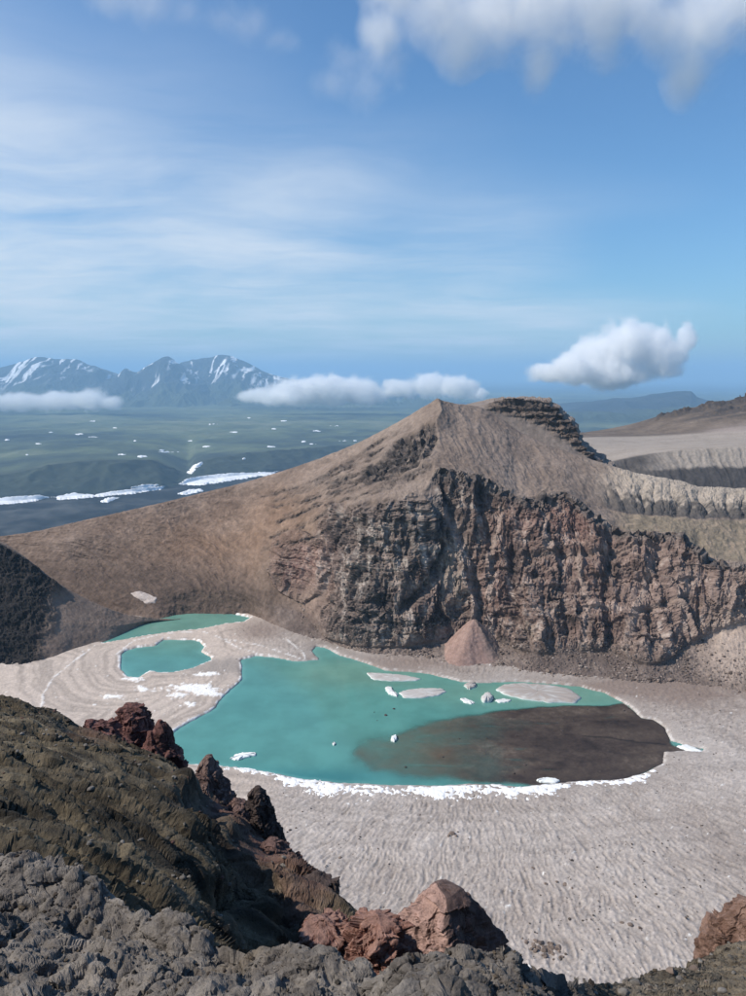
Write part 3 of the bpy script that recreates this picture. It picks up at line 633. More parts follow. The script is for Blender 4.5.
# ------------------------------------------------------------------ far plain
FOOT = [(-700,520),(-200,508),(0,503),(60,498),(120,494),(165,489),(200,481),(280,473),(400,462),(700,450),(1400,445)]
TOPE = [(-700,478),(-200,474),(0,475),(56,465),(113,461),(150,461),(172,469),(188,474),(196,464),(225,457),(280,451),(400,443),(700,434),(1400,430)]
def build_plain():
    us = np.linspace(-700, 1450, 900); k = np.array(FOOT, float); kt = np.array(TOPE, float)
    vf = pchip(k[:, 0], k[:, 1], us); vt = pchip(kt[:, 0], kt[:, 1], us)
    df = D0(vf, -700.0); foot = P(us, vf, df); tope = P(us, vt, df+400)
    xa = (us-W0/2)/FPX
    def flat(D, z): return np.stack([xa*D, 0*xa+D, 0*xa+z], -1)
    def nearf(D, z): return np.stack([xa*D*1.0, 0*xa+D, 0*xa+z], -1)
    rows = [nearf(1200, -720), nearf(3200, -705), foot, tope, flat(9800, -545), flat(14000, -560), flat(24000, -560), flat(60000, -600), flat(170000, -600)]
    counts = [10, 60, 50, 90, 60, 50, 20, 6]
    out = []
    for i, cnt in enumerate(counts):
        t = np.linspace(0, 1, cnt, endpoint=False)[:, None, None]; out.append(rows[i][None]*(1-t) + rows[i+1][None]*t)
    out.append(rows[-1][None]); Q = np.concatenate(out, 0)
    sv = np.concatenate([i+np.linspace(0, 1, cnt, endpoint=False) for i, cnt in enumerate(counts)] + [[8.0]])
    Sg = np.broadcast_to(sv[:, None], Q.shape[:2]); flatq = Q*np.array([1, 1, 0])
    esc = sstep(Sg, 1.98, 2.1)*(1-sstep(Sg, 2.9, 3.05)); low = 1-sstep(Sg, 1.9, 2.0); pl = sstep(Sg, 3, 3.4)*(1-sstep(Sg, 6.3, 7))
    Q[..., 2] += esc*40*fbm(flatq, 260, 4, 101, ridge=True) + low*24*fbm(flatq, 260, 5, 102, ridge=True) + pl*(70*fbm(flatq, 2600, 4, 103) + 34*fbm(flatq, 700, 3, 104, ridge=True))
    n1 = fbm(flatq, 1500, 5, 105, st=(.6, 1, 1)); n2 = fbm(flatq, 300, 4, 106)
    lava = palette(np.clip(.45+.9*n2+.6*n1, 0, 1), [(.003,.004,.005), (.009,.010,.011), (.075,.075,.070)])
    green = palette(np.clip(.5+1.1*n1+.4*n2, 0, 1), [(.018,.028,.028), (.044,.060,.042), (.092,.115,.062), (.14,.155,.095)])
    slope = palette(np.clip(.5+.6*n2, 0, 1), [(.028,.036,.030), (.045,.058,.036)])
    c = lerp(lava, slope, esc[..., None]); c = lerp(c, green, sstep(Sg, 2.95, 3.1)[..., None])
    sea = sstep(Sg, 6.1, 6.5); c = lerp(c, np.array([.02,.035,.055]), sea[..., None])
    me = mesh_from('far_plain', Q, grid_faces(*Q.shape[:2])[:, ::-1], c)
    o = link('far_plain', me, M_PLAIN); tag(o, 'green and dark lava plain far below the crater', kind='structure')
    return o
plain = build_plain()
def bvh_of(o):
    me = o.data; n = len(me.vertices); co = np.empty(n*3, np.float32); me.vertices.foreach_get('co', co)
    f = np.empty(len(me.loops), np.int32); me.loops.foreach_get('vertex_index', f)
    return BVHTree.FromPolygons(co.reshape(-1, 3).tolist(), f.reshape(-1, 4).tolist())
plain_bvh = bvh_of(plain)
def ray_hit(bvh, u, v):
    d = P(u, v, 100.0) - np.array([0, 0, CAMZ]); h = bvh.ray_cast(Vector((0, 0, CAMZ)), Vector(d).normalized())
    return np.array(h[0]) if h[0] is not None else None

# ------------------------------------------------------------------ far mountains
def mountain(name, label, crest, base_v, Df, Dc, seed, snow=.55, amp=340.):
    crest = np.array(crest, float); us = np.linspace(crest[0, 0], crest[-1, 0], int((crest[-1, 0]-crest[0, 0])*1.6)+40)
    vc = pchip(crest[:, 0], crest[:, 1], us); vb = np.full_like(us, base_v)
    edge = np.minimum(1, np.minimum(us-us[0], us[-1]-us)/((us[-1]-us[0])*.12)); vb = lerp(vc+.5, vb, np.clip(edge, 0, 1)**.6)
    fr = P(us, vb, Df + 0*us); fr[:, 2] = np.minimum(fr[:, 2], -500); cr = P(us, vc, Dc + 0*us)
    mid = lerp(fr, cr, .55); mid[:, 2] = lerp(fr[:, 2], cr[:, 2], .42)
    bk = cr.copy(); bk[:, 1] += (Dc-Df); bk[:, 2] = -620
    out = []
    for a, b, cnt in ((fr, mid, 60), (mid, cr, 70), (cr, bk, 30)):
        t = np.linspace(0, 1, cnt, endpoint=False)[:, None, None]; out.append(a[None]*(1-t)+b[None]*t)
    out.append(bk[None]); Q = np.concatenate(out, 0); Sg = np.concatenate([np.linspace(0, 1, 60, endpoint=False), 1+np.linspace(0, 1, 70, endpoint=False), 2+np.linspace(0, 1, 31)])[:, None] + 0*us[None]
    flatq = Q*np.array([1, 1, 0])
    r = fbm(flatq + 300*fbm(flatq, 1800, 2, seed)[..., None], 1500, 5, seed+1, st=(1.3, .55, 1), ridge=True)
    k = sstep(Sg, .0, .4)*(1-.72*sstep(Sg, 1.6, 2.0)*(1-sstep(Sg, 2.0, 2.3)))
    rel = (r-.25)*amp*k; Q[..., 2] += rel
    n1 = fbm(flatq, 900, 4, seed+2); n2 = fbm(flatq, 240, 4, seed+3, st=(1.7, .28, 1))
    c = palette(np.clip(.5+.6*n1, 0, 1), [(.012,.018,.028), (.024,.032,.042), (.042,.048,.055)])
    hgt = np.clip((Q[..., 2]-np.min(cr[:, 2]))/(np.max(cr[:, 2])-np.min(cr[:, 2])+1), -2, 1)
    c = lerp(np.array([.045,.058,.036])*(1+.3*n1)[..., None], c, sstep(Sg, .5, 1.1)[..., None])
    stk = fbm(flatq + 200*n1[..., None], 520, 4, seed+4, st=(1.7, .20, 1), ridge=True)
    s = sstep(stk, .56, .70)*sstep(-r*.55 + .45*n2 + .45*hgt + .5*fbm(flatq, 2500, 2, seed+5), snow-.75, snow-.45)*sstep(Sg, .75, 1.3)
    c = lerp(c, np.array([.80,.82,.84]), s[..., None])
    me = mesh_from(name, Q, grid_faces(*Q.shape[:2])[:, ::-1], c)
    tag(link(name, me, M_MOUNT), label, kind='structure')
mountain('mountain', 'broad snow-streaked mountain at the left edge of the horizon', [(-190,392),(-110,380),(-50,373),(0,368),(24,361),(40,357),(56,359),(76,361),(92,367),(109,372),(119,375),(135,384),(150,394),(165,402)], 410, 18500, 23000, 111, snow=.62)
mountain('mountain', 'dark cone-shaped mountain between two snowier ones', [(85,400),(105,383),(119,375),(125,370.5),(135,373),(149,366),(167,358),(179,364),(193,372),(215,388),(235,402)], 414, 17500, 21500, 121, snow=.70)
mountain('mountain', 'right-hand mountain with the largest snow patch below its summit', [(150,390),(170,370),(193,361),(209,359),(219,356),(233,358),(249,364),(269,374),(286,379),(310,385),(345,392),(400,399),(430,404)], 410, 18500, 23500, 131, snow=.50)
mountain('mountain', 'low blue table mountain above the sea on the right', [(545,418),(565,411),(590,403),(620,400),(650,396),(680,391.5),(690,391),(698,397),(720,401),(746,404),(800,409),(860,416)], 424, 11500, 15500, 141, snow=3.0, amp=120.)

# ------------------------------------------------------------------ snow patches on the plain
def blob_poly(u0, v0, w, h, seed):
    r = random.Random(seed); k = 12
    return [(u0 + w/2*math.cos(a)*(.7+.5*r.random()), v0 + h/2*math.sin(a)*(.7+.5*r.random())) for a in (2*math.pi*i/k for i in range(k))]
def snow_patch(poly, name='snow_patch', thick=None):
    """raised patch draped on the plain: subdivided outline with a ragged edge"""
    pts = []
    r = random.Random(int(poly[0][0]*7+poly[0][1]*13))
    for (a, b), (c, d) in zip(poly, poly[1:]+poly[:1]):
        L = math.hypot(c-a, d-b); k = max(2, int(L/1.4))
        for i in range(k):
            t = i/k; j = .42*min(1, L/8); pts.append((a+(c-a)*t + r.uniform(-1, 1)*j, b+(d-b)*t + r.uniform(-1, 1)*j*.8))
    cu = sum(p[0] for p in pts)/len(pts); cv = sum(p[1] for p in pts)/len(pts)
    rings = []
    for f, up in ((1.02, -6), (.97, 4), (.6, 7), (.25, 8)):
        ring = []
        for (a, b) in pts:
            h = ray_hit(plain_bvh, cu+(a-cu)*f, cv+(b-cv)*f)
            if h is None: return None
            ring.append(h + np.array([0, 0, up]))
        rings.append(ring)
    nc = len(pts); V = np.array(rings).reshape(-1, 3); F = grid_faces(4, nc, True).tolist()
    me = bpy.data.meshes.new(name); me.from_pydata(V.tolist(), [], F + [list(range(3*nc, 4*nc))]); me.update()
    o = link(name, me, M_PATCH); return o
m = bpy.data.materials.new('far_snow'); m.use_nodes = True; t_ = NT(m.node_tree)
p_ = t_.n('ShaderNodeBsdfPrincipled'); p_.inputs['Roughness'].default_value = .8
pos_ = t_.n('ShaderNodeNewGeometry').outputs['Position']
t_.put(p_.inputs['Base Color'], t_.mix(t_.ramp(t_.noise(pos_, .02, 4, .6), .3, .6), (.62, .63, .63, 1), (.86, .87, .88, 1)))
o_ = t_.n('ShaderNodeOutputMaterial'); t_.nt.links.new(p_.outputs[0], o_.inputs[0]); M_PATCH = m
BIG = [([(-60,503),(0,498),(20,496),(40,495),(49,497),(40,500),(20,503),(0,505),(-60,509)], 'snow strip along the foot of the escarpment at the left edge'),
       ([(51,497),(75,493),(95,494.5),(120,490),(150,487),(166,486),(160,490),(130,494),(100,497),(60,500)], 'long broken snow strip along the middle of the escarpment foot'),
       ([(178,484),(190,478),(215,474),(240,473),(262,472),(279,471),(272,475),(250,478),(230,481),(205,485),(190,486)], 'largest snow field on the plain, beside the ridge slope'),
       ([(97,501),(112,497),(119,497.5),(108,503)], 'small snow lens on the dark lava below the long strip'),
       ([(186,473),(191,467),(199,463),(203,461),(203.5,463.5),(196,469),(191,474)], 'hooked snow streak in the gully above the largest snow field'),
       ([(173,494),(190,490),(202,488),(204,491),(187,495)], 'flat snow patch just below the largest snow field'),
       ([(128,488),(145,484),(162,484.5),(148,488)], 'thin snow patch above the end of the long strip')]
def ragged_patch(poly, seed):
    """snow lying on the plain: thick inside the outline, thinning out raggedly at its edge"""
    pa = np.array(poly, float); u0, v0 = pa.min(0)-4; u1, v1 = pa.max(0)+2.5
    us = np.arange(u0, u1, .7); vs = np.arange(v0, v1, .35); U, V = np.meshgrid(us, vs)
    Q = np.empty(U.shape+(3,)); ok = True
    for i in range(U.shape[0]):
        for j in range(U.shape[1]):
            h = ray_hit(plain_bvh, U[i, j], V[i, j]); Q[i, j] = h if h is not None else (0, 0, -900)
    sdp = seg_dist(U, V*2.2, pa*np.array([1, 2.2]), True); sdp = np.where(inside(U, V, pa), sdp, -sdp)
    n = fbm(np.stack([U, V*2.5, 0*U], -1), 9, 4, seed) + .7*fbm(np.stack([U, V*2.5, 0*U], -1), 2.6, 3, seed+1)
    Q[..., 2] += 9*np.tanh(.55*(sdp + 3.2*n - .4))
    me = mesh_from('snow_patch', Q, grid_faces(*U.shape)[:, ::-1]); return link('snow_patch', me, M_PATCH)
for i, (poly, lab) in enumerate(BIG):
    tag(ragged_patch(poly, 400+i*3), lab, 'snow patch', 'snow patches on the far plain')
SMALL = [(148,456.5,17,3.2),(126,454.5,9,2.2),(168,452,14,2),(159,450.5,8,1.6),(268,446.5,11,2.4),(213,446.5,7,1.6),(304,441.5,9,2.4),(311,444,6,1.6),(75,434,10,1.8),(56,432.5,5,1.4),(96,437,6,1.4),
         (26,455,6,1.4),(3,440,5,1.4),(250,459,2.2,2.2),(118,428,7,1.2),(212,424,8,1.4),(230,432,6,1.2),(268,429,6,1.2),(338,426,6,1.2),(343,441,5,1.3),(353,441,4,1.2),(186,441,6,1.2),(140,441,5,1.2),(40,444,6,1.2),(92,421,5,1.1),(245,418,6,1.0),(290,421,5,1.0),(320,431,5,1.2)]
for i, (u, v, w, h) in enumerate(SMALL):
    w *= .5+1.5*((i*37) % 11)/11; h *= .5+.5*((i*53) % 7)/7; u += ((i*29) % 13)-6
    o = ragged_patch(blob_poly(u, v, w, h, i), 460+i*3) if w > 6.5 else snow_patch(blob_poly(u, v, w, h, i))
    if o: tag(o, 'small snow patch on the plain ' + ('just beyond the escarpment' if v > 449 else 'in the middle distance, left half' if v > 431 and u < 190 else 'in the middle distance beside the ridge' if v > 431 else 'far away near the foot of the mountains'), 'snow patch', 'small snow patches on the far plain')

# ------------------------------------------------------------------ snow bank along the near shore, floes
def build_bank():
    k = np.array([(224,767),(260,771),(301,779),(341,783),(381,785.5),(441,787),(493,785),(522,788),(555,785),(583,782),(624,780),(645,774),(664,764)], float)
    wd = np.array([(224,4),(260,8),(300,17),(330,25),(370,27),(400,18),(430,17),(460,23),(500,20),(530,16),(555,13),(600,12),(640,12),(664,8)], float)
    us = np.linspace(222, 666, 900); v0 = pchip(k[:, 0], k[:, 1], us); w = pchip(wd[:, 0], wd[:, 1], us)
    t = np.linspace(0, 1, 46)[:, None]
    V = v0[None]-2.2 + t*(w+2.2)[None]; U = us[None]+0*V; Q = G(U, V, .6); q = Q*np.array([1, 1, 0])
    n = fbm(q, 9, 4, 151); n2 = fbm(q, 2, 3, 152); n4 = fbm(q, 3.5, 4, 153)
    ins = np.minimum(sstep(t, 0, .14), 1-sstep(t, .30, 1.0)) + 0*n
    ins = ins*(1-sstep(us, 650, 668)[None])*sstep(us, 222, 245)[None]
    land = G(U, V, 0.0); sdl = shore_sd(land[..., 0], land[..., 1])
    ground = np.where(sdl > 0, .15+1.1*(1-np.exp(-np.clip(sdl, 0, None)/1.6))+.012*np.clip(sdl, 0, None), 0.0)
    Q[..., 2] = ground + .6*np.tanh(2.2*(ins - .56 + .9*fbm(q, 32, 2, 154) + .8*n + 1.0*n4 + .45*n2)) + .12*n2
    c = palette(np.clip(.62+.5*n2+.5*n, 0, 1), [(.55,.53,.51), (.78,.77,.76), (.86,.87,.88)])
    me = mesh_from('snow_bank', Q, grid_faces(*U.shape)[:, ::-1], c)
    tag(link('snow_bank', me, M_WHITE), 'crumbling white snow bank along the near shore of the lake', 'snow bank')
build_bank()
def floe(poly, label, dirty=.6, h=.9, seed=0):
    pts = G(np.array(poly)[:, 0], np.array(poly)[:, 1])[:, :2]; r = np.random.default_rng(seed)
    fine = []
    for a, b in zip(pts, np.roll(pts, -1, 0)):
        for i in range(7): fine.append(a + (b-a)*i/7)
    fine = np.array(fine); fine = (np.roll(fine, 1, 0)+fine*2+np.roll(fine, -1, 0))/4; fine += r.normal(0, .3, fine.shape); c = fine.mean(0)
    rings = []
    for f, z in ((.97, -.6), (1.0, .08), (.97, h*.55), (.90, h*.9), (.75, h), (.5, h*1.1), (.25, h*1.15), (.02, h*1.15)):
        p = c + (fine-c)*f; rings.append(np.concatenate([p, np.full((len(p), 1), z)], 1))
    Q = np.array(rings); q = Q*np.array([1, 1, 0]); Q[2:, :, 2] += (.25*h*fbm(q, 2.5, 3, seed+160) + .15*h*fbm(q, .9, 2, seed+161))[2:]
    n = fbm(q, 2, 3, seed+162)
    col = lerp(np.array([.76,.78,.77]), np.array([.29,.25,.225])*(1+.6*n)[..., None], np.clip(dirty*(.95+.9*n), 0, 1)[..., None]); col[:2] = np.array([.70,.76,.75])
    o = link('ice_floe', mesh_from('ice_floe', Q, grid_faces(*Q.shape[:2], True)[:, ::-1], col), M_WHITE)
    return tag(o, label, 'ice floe', 'ice floes on the lake')
floe([(366,673),(378,673.5),(400,675),(422,679),(415,681),(390,681.5),(372,679.5)], 'long thin ice floe nearest the dark cliff foot', .75, .8, 1)
floe([(398,693),(408,690),(428,688.5),(444,689.5),(446,692),(438,696),(420,698.5),(404,698)], 'oval dirty ice floe below the long thin one', .7, .9, 2)
floe([(384,688),(391,687),(393,692),(398,695),(397,697),(388,694)], 'small pale hooked ice floe touching the oval floe', .3, 1.0, 3)
floe([(460,699),(466,699),(475,703),(472,704.5),(464,703)], 'small white slanted ice floe left of the lumpy one', .2, .8, 4)
floe([(481,699),(486,694.5),(491,695),(493,700),(489,703),(483,703)], 'lumpy grey ice floe between two thin white ones', .6, 2.2, 5)
floe([(495,700.5),(503,699.5),(511,700),(509,702.5),(498,703)], 'thin white ice floe under the left end of the biggest floe', .3, .7, 6)
floe([(495,690),(503,685.5),(520,684),(550,686),(570,690),(582,698),(576,703.5),(550,703),(525,700),(505,695)], 'biggest ice floe, gravel-covered, near the right end of the lake', .9, 1.6, 7)
floe([(464,686),(470,683.5),(477,684),(475,688),(468,690)], 'dirty ice lump against the far shore', .9, 1.4, 8)
floe([(230,759.5),(237,755),(247,753),(257,753.5),(256,756),(245,758.5),(236,761)], 'bright white ice floe alone near the near left shore', .0, .9, 9)
floe([(391,741),(392,737),(396,736),(397,740),(394,742)], 'tiny white ice block in the brown shallows', .0, 1.2, 10)
floe([(332,744),(334,742.5),(336,744),(334,745.5)], 'tiny white ice block in the turquoise middle of the lake', .2, .8, 11)
floe([(676,747),(686,745.5),(694,748),(703,752.5),(696,754.5),(686,751)], 'white ice slab at the tip of the muddy inlet', .1, 1.0, 12)
floe([(536,780),(548,778.5),(560,781),(556,784.5),(541,783.5)], 'white ice slab against the snow bank on the mud flat', .0, 1.1, 13)

# ------------------------------------------------------------------ foreground
def build_slope():
    us = np.concatenate([np.linspace(-700, -173, 110), np.linspace(-170, 425, 620)])
    l0 = [(-700,905,11.5),(-170,930,11.5),(0,960,11.5),(100,990,12),(200,1010,14),(250,1020,19),(300,1040,24),(425,1100,27)]
    l1 = [(-700,765,25),(-170,790,25),(0,815,25),(100,850,25),(180,888,26),(215,910,29),(250,935,31),(300,968,31),(425,1060,30)]
    l2 = [(-700,695,44),(-170,720,44),(0,745,43),(100,780,42),(180,822,41),(250,868,39),(320,935,33),(425,1030,30)]
    l3 = [(-700,663,57),(-170,688,57),(0,700,57),(30,707,58),(60,719,60),(90,735,60),(140,757,59),(180,780,57),(210,800,55),(245,830,51),(280,856,47),(300,885,43),(330,928,37),(350,960,34),(425,1025,32)]
    Q, s = sheet_base([l0, l1, l2, l3, drop(5, -9), drop(12, -35), drop(50, -90)], us, [110, 150, 150, 14, 8, 4], 5)
    n = normals(Q); n *= np.where((-n[..., 1:2] + n[..., 2:3]) < 0, -1, 1)
    um = np.broadcast_to(us[None], Q.shape[:2]); Sg = np.broadcast_to(s[:, None], um.shape); U, V = UV(Q)
    # bedding ledges run down to the right across the slope: long along e1, short across
    e1 = P(240, 905, 30) - P(60, 800, 32); e1 /= np.linalg.norm(e1); ns = n.reshape(-1, 3).mean(0); ns /= np.linalg.norm(ns)
    e2 = np.cross(ns, e1); e2 /= np.linalg.norm(e2); e3 = np.cross(e1, e2)
    if e2[1] < 0: e2 = -e2
    wob = fbm(Q, 9, 3, 171); wob2 = fbm(Q, 2.2, 3, 170)
    B = np.stack([Q@e1, Q@e2, Q@e3], -1)
    led = fbm(B + .8*wob[..., None], 3.0, 4, 172, st=(.14, 1, 1), ridge=True); led2 = fbm(B, 1.1, 3, 173, st=(.22, 1, 1), ridge=True); lump = fbm(Q, 6, 4, 174)
    g = B[..., 1] + 1.6*wob + .5*wob2 + .10*B[..., 0]
    def saw(x): x = x % 1.0; return sstep(x, 0, .20)*(1-x)
    amp1 = np.clip(.5+1.4*fbm(B, 9, 2, 169, st=(.4, 1, 1)), 0, 1.2)
    bk1 = blocks(B + .4*wob2[..., None], 1.9, 11, st=(.45, 1, 1), tilt=.8)
    smooth_p = np.clip(patch(U, V, 195, 815, 34, 16) + .9*patch(U, V, 235, 850, 30, 18) + .8*patch(U, V, 60, 735, 26, 10) + .8*patch(U, V, 262, 862, 25, 20), 0, 1)
    rg = 1-.75*smooth_p
    d = rg*(.8*lump + .9*(led-.2) + 1.35*amp1*saw(g/3.4) + .20*bk1)
    # blocky step in the middle and the dark hollow beside it
    d += .9*patch(U, V, 172, 802, 16, 10)*(1+.6*led2) - 1.6*patch(U, V, 200, 832, 14, 12) + .9*patch(U, V, 186, 845, 18, 8) - 1.4*patch(U, V, 225, 905, 22, 16) - 1.2*patch(U, V, 110, 865, 22, 10) - 1.0*patch(U, V, 285, 930, 18, 20)
    d *= (1-.5*sstep(Sg, 2.85, 3.0)); Q = Q + n*d[..., None]
    # finer breakage, measured on the shape so far
    n = normals(Q); n *= np.where((-n[..., 1:2] + n[..., 2:3]) < 0, -1, 1); B = np.stack([Q@e1, Q@e2, Q@e3], -1)
    rm = np.clip(.45+1.3*fbm(B, 5, 3, 167, st=(.4, 1, 1)), .2, 1.1)*rg
    d = rg*(.20*(fbm(B, 1.3, 3, 173, st=(.2, 1, 1), ridge=True)-.2) + .30*amp1*saw((B[..., 1]+.5*fbm(Q, 2.2, 3, 168))/1.15+.4)) + rm*(.10*blocks(Q, .8, 12, tilt=.8) + .05*blocks(Q, .35, 13, tilt=.9) + .08*fbm(Q, .5, 3, 175, ridge=True))
    Q = Q + n*d[..., None]; n = normals(Q); n *= np.where((-n[..., 1:2] + n[..., 2:3]) < 0, -1, 1)
    Q = Q + n*((.015+.03*rm)*fbm(Q, .25, 2, 176, ridge=True))[..., None]
    n1 = fbm(Q, 7, 4, 177); n2 = fbm(Q, 1.5, 4, 178); n3 = fbm(B, 1.6, 4, 179, st=(.14, 1, 1))
    c = palette(np.clip(.5+.45*n1+.75*n3+.25*n2, 0, 1), [(.011,.009,.006), (.031,.025,.017), (.076,.061,.040), (.145,.118,.079), (.25,.21,.15)])
    och = sstep(fbm(Q, 8, 3, 180)+.35*n2, .12, .5); c = lerp(c, palette(np.clip(.5+.7*n2, 0, 1), [(.035,.024,.013), (.085,.058,.030), (.17,.125,.07)]), (och*.55)[..., None])
    greyv = sstep(fbm(Q, 9, 3, 181)+.3*n3, .05, .5); c = lerp(c, palette(np.clip(.5+.6*n2, 0, 1), [(.025,.024,.022), (.055,.052,.047), (.12,.113,.103)]), (greyv*.5)[..., None])
    sand = np.clip(patch(U, V, 85, 795, 40, 14, .5*n1) + .8*patch(U, V, 60, 728, 30, 8), 0, 1); c = lerp(c, np.array([.125,.103,.074])*(1+.35*n2)[..., None], (sand*.6)[..., None])
    dust = np.clip(patch(U, V, 205, 820, 40, 20, .4*n1), 0, 1); c = lerp(c, np.array([.115,.096,.080])*(1+.3*n2)[..., None], (dust*.75)[..., None])
    redz = np.clip(patch(U, V, 268, 852, 32, 34, .4*n1) + .9*patch(U, V, 235, 815, 22, 16, .4*n1) + .7*patch(U, V, 110, 740, 40, 9, .4*n1) + .8*patch(U, V, 225, 812, 22, 10, .4*n1) + .8*patch(U, V, 305, 905, 26, 30, .4*n1), 0, 1); c = lerp(c, palette(np.clip(.5+.7*n2, 0, 1), [(.075,.038,.032), (.14,.075,.062), (.21,.13,.108)]), (redz*.85)[..., None])
    me = mesh_from('foreground_slope', Q, grid_faces(*um.shape)[:, ::-1], c, smooth=False)
    o = link('foreground_slope', me, M_FORE); tag(o, 'steep brown slope of loose rock falling away below the viewpoint', kind='structure'); return o
slope = build_slope()

def build_ledge():
    us = np.concatenate([np.linspace(-700, -192, 90), np.linspace(-190, 940, 900), np.linspace(945, 1600, 90)])
    l0 = [(-700,1105,4.6),(-190,1120,4.6),(0,1120,4.6),(300,1140,4.4),(400,1140,4.2),(600,1140,4.2),(746,1140,4.6),(940,1140,5),(1600,1130,5)]
    l1 = [(-700,975,6.8),(-190,990,6.8),(0,1000,6.6),(150,1030,6.2),(340,1085,5.2),(380,1088,5.0),(410,1060,4.9),(440,1040,5.0),(500,1040,5.0),(560,1060,5.2),(600,1060,5.6),(680,1040,6.4),(746,1015,7.4),(940,990,8),(1600,980,8)]
    l2 = [(-700,880,9),(-190,895,9),(0,915,8.8),(110,945,8.2),(210,985,7.4),(300,1025,6.6),(340,1042,6.2),(375,1050,6.0),(400,1020,5.8),(440,1000,5.8),(500,1000,5.9),(550,1012,6.2),(600,1016,6.8),(680,1000,8.4),(746,980,9.8),(940,955,11),(1600,945,11)]
    l3 = [(-700,830,10.6),(-190,845,10.6),(0,868,10.4),(50,880,10.1),(110,905,9.6),(160,925,9.1),(210,948,8.6),(260,968,8.0),(300,985,7.6),(340,1002,7.2),(372,1020,6.9),(388,1000,6.7),(410,978,6.6),(440,966,6.6),(470,964,6.6),(500,966,6.6),(530,971,6.8),(556,981,7.1),(576,987,7.5),(600,986,8.2),(640,980,9.6),(680,970,11),(715,957,12.4),(746,947,13),(940,900,15),(1600,890,15)]
    Q, s = sheet_base([l0, l1, l2, l3, drop(1.2, -2.2), drop(6, -16), drop(25, -45), drop(80, -110)], us, [30, 100, 160, 16, 10, 6, 4], 5)
    n = normals(Q); n *= np.where((-n[..., 1:2] + n[..., 2:3]) < 0, -1, 1)
    um = np.broadcast_to(us[None], Q.shape[:2]); Sg = np.broadcast_to(s[:, None], um.shape); U, V = UV(Q)
    right = sstep(um, 560, 600)
    lump = fbm(Q, 1.5, 3, 191); ri = fbm(Q, .9, 2, 192, ridge=True)
    d = (1-.6*right)*(.30*lump + .24*(ri-.2) + .45*fbm(Q, 3.2, 2, 188))
    k = seg_dist(U, V + 9*lump, np.array([(-60,893),(60,905),(110,925),(180,945),(250,985)], float)); d -= .40*np.exp(-(k/14)**2)*(1-sstep(U, 120, 210))
    k2 = seg_dist(U, V + 9*lump, np.array([(-60,870),(60,888),(120,908),(200,945)], float)); d += .30*np.exp(-(k2/8)**2)
    d -= .35*patch(U, V, 50, 975, 22, 16)
    d *= 1-.45*sstep(Sg, 2.8, 3.0); Q = Q + n*d[..., None]
    for step_ in range(3):                                # ever finer breakage, each measured on the shape so far
        n = normals(Q); n *= np.where((-n[..., 1:2] + n[..., 2:3]) < 0, -1, 1)
        if step_ == 0: d = (1-.5*right)*(.035*blocks(Q + .25*fbm(Q, .8, 2, 190)[..., None], .6, 15, tilt=.5, crack=1.3) + .10*(fbm(Q, .55, 2, 193, ridge=True)-.2))
        elif step_ == 1: d = (1-.4*right)*(.022*blocks(Q + .06*fbm(Q, .3, 2, 189)[..., None], .24, 16, tilt=.8, crack=.6) + .022*fbm(Q, .22, 2, 197, ridge=True))
        else: d = .012*fbm(Q, .07, 2, 198, ridge=True)
        Q = Q + n*d[..., None]
    n1 = fbm(Q, 1.1, 4, 195); n2 = fbm(Q, .25, 4, 196)
    c = palette(np.clip(.5+.6*n1+.45*n2, 0, 1), [(.048,.041,.036), (.112,.097,.085), (.178,.157,.138), (.26,.23,.202)])
    br = palette(np.clip(.5+.7*n1+.4*n2, 0, 1), [(.060,.048,.036), (.115,.092,.064), (.165,.135,.098), (.23,.195,.155)]); c = lerp(c, br, right[..., None])
    c = lerp(c, np.array([.12,.095,.07])*(1+.3*n2)[..., None], np.clip(.8*patch(U, V, 250, 978, 50, 8), 0, 1)[..., None])
    me = mesh_from('near_ledge', Q, grid_faces(*um.shape)[:, ::-1], c, smooth=False)
    o = link('near_ledge', me, M_NEAR); tag(o, 'cracked grey rock ledge at the bottom of the picture', kind='structure'); return o
ledge = build_ledge()

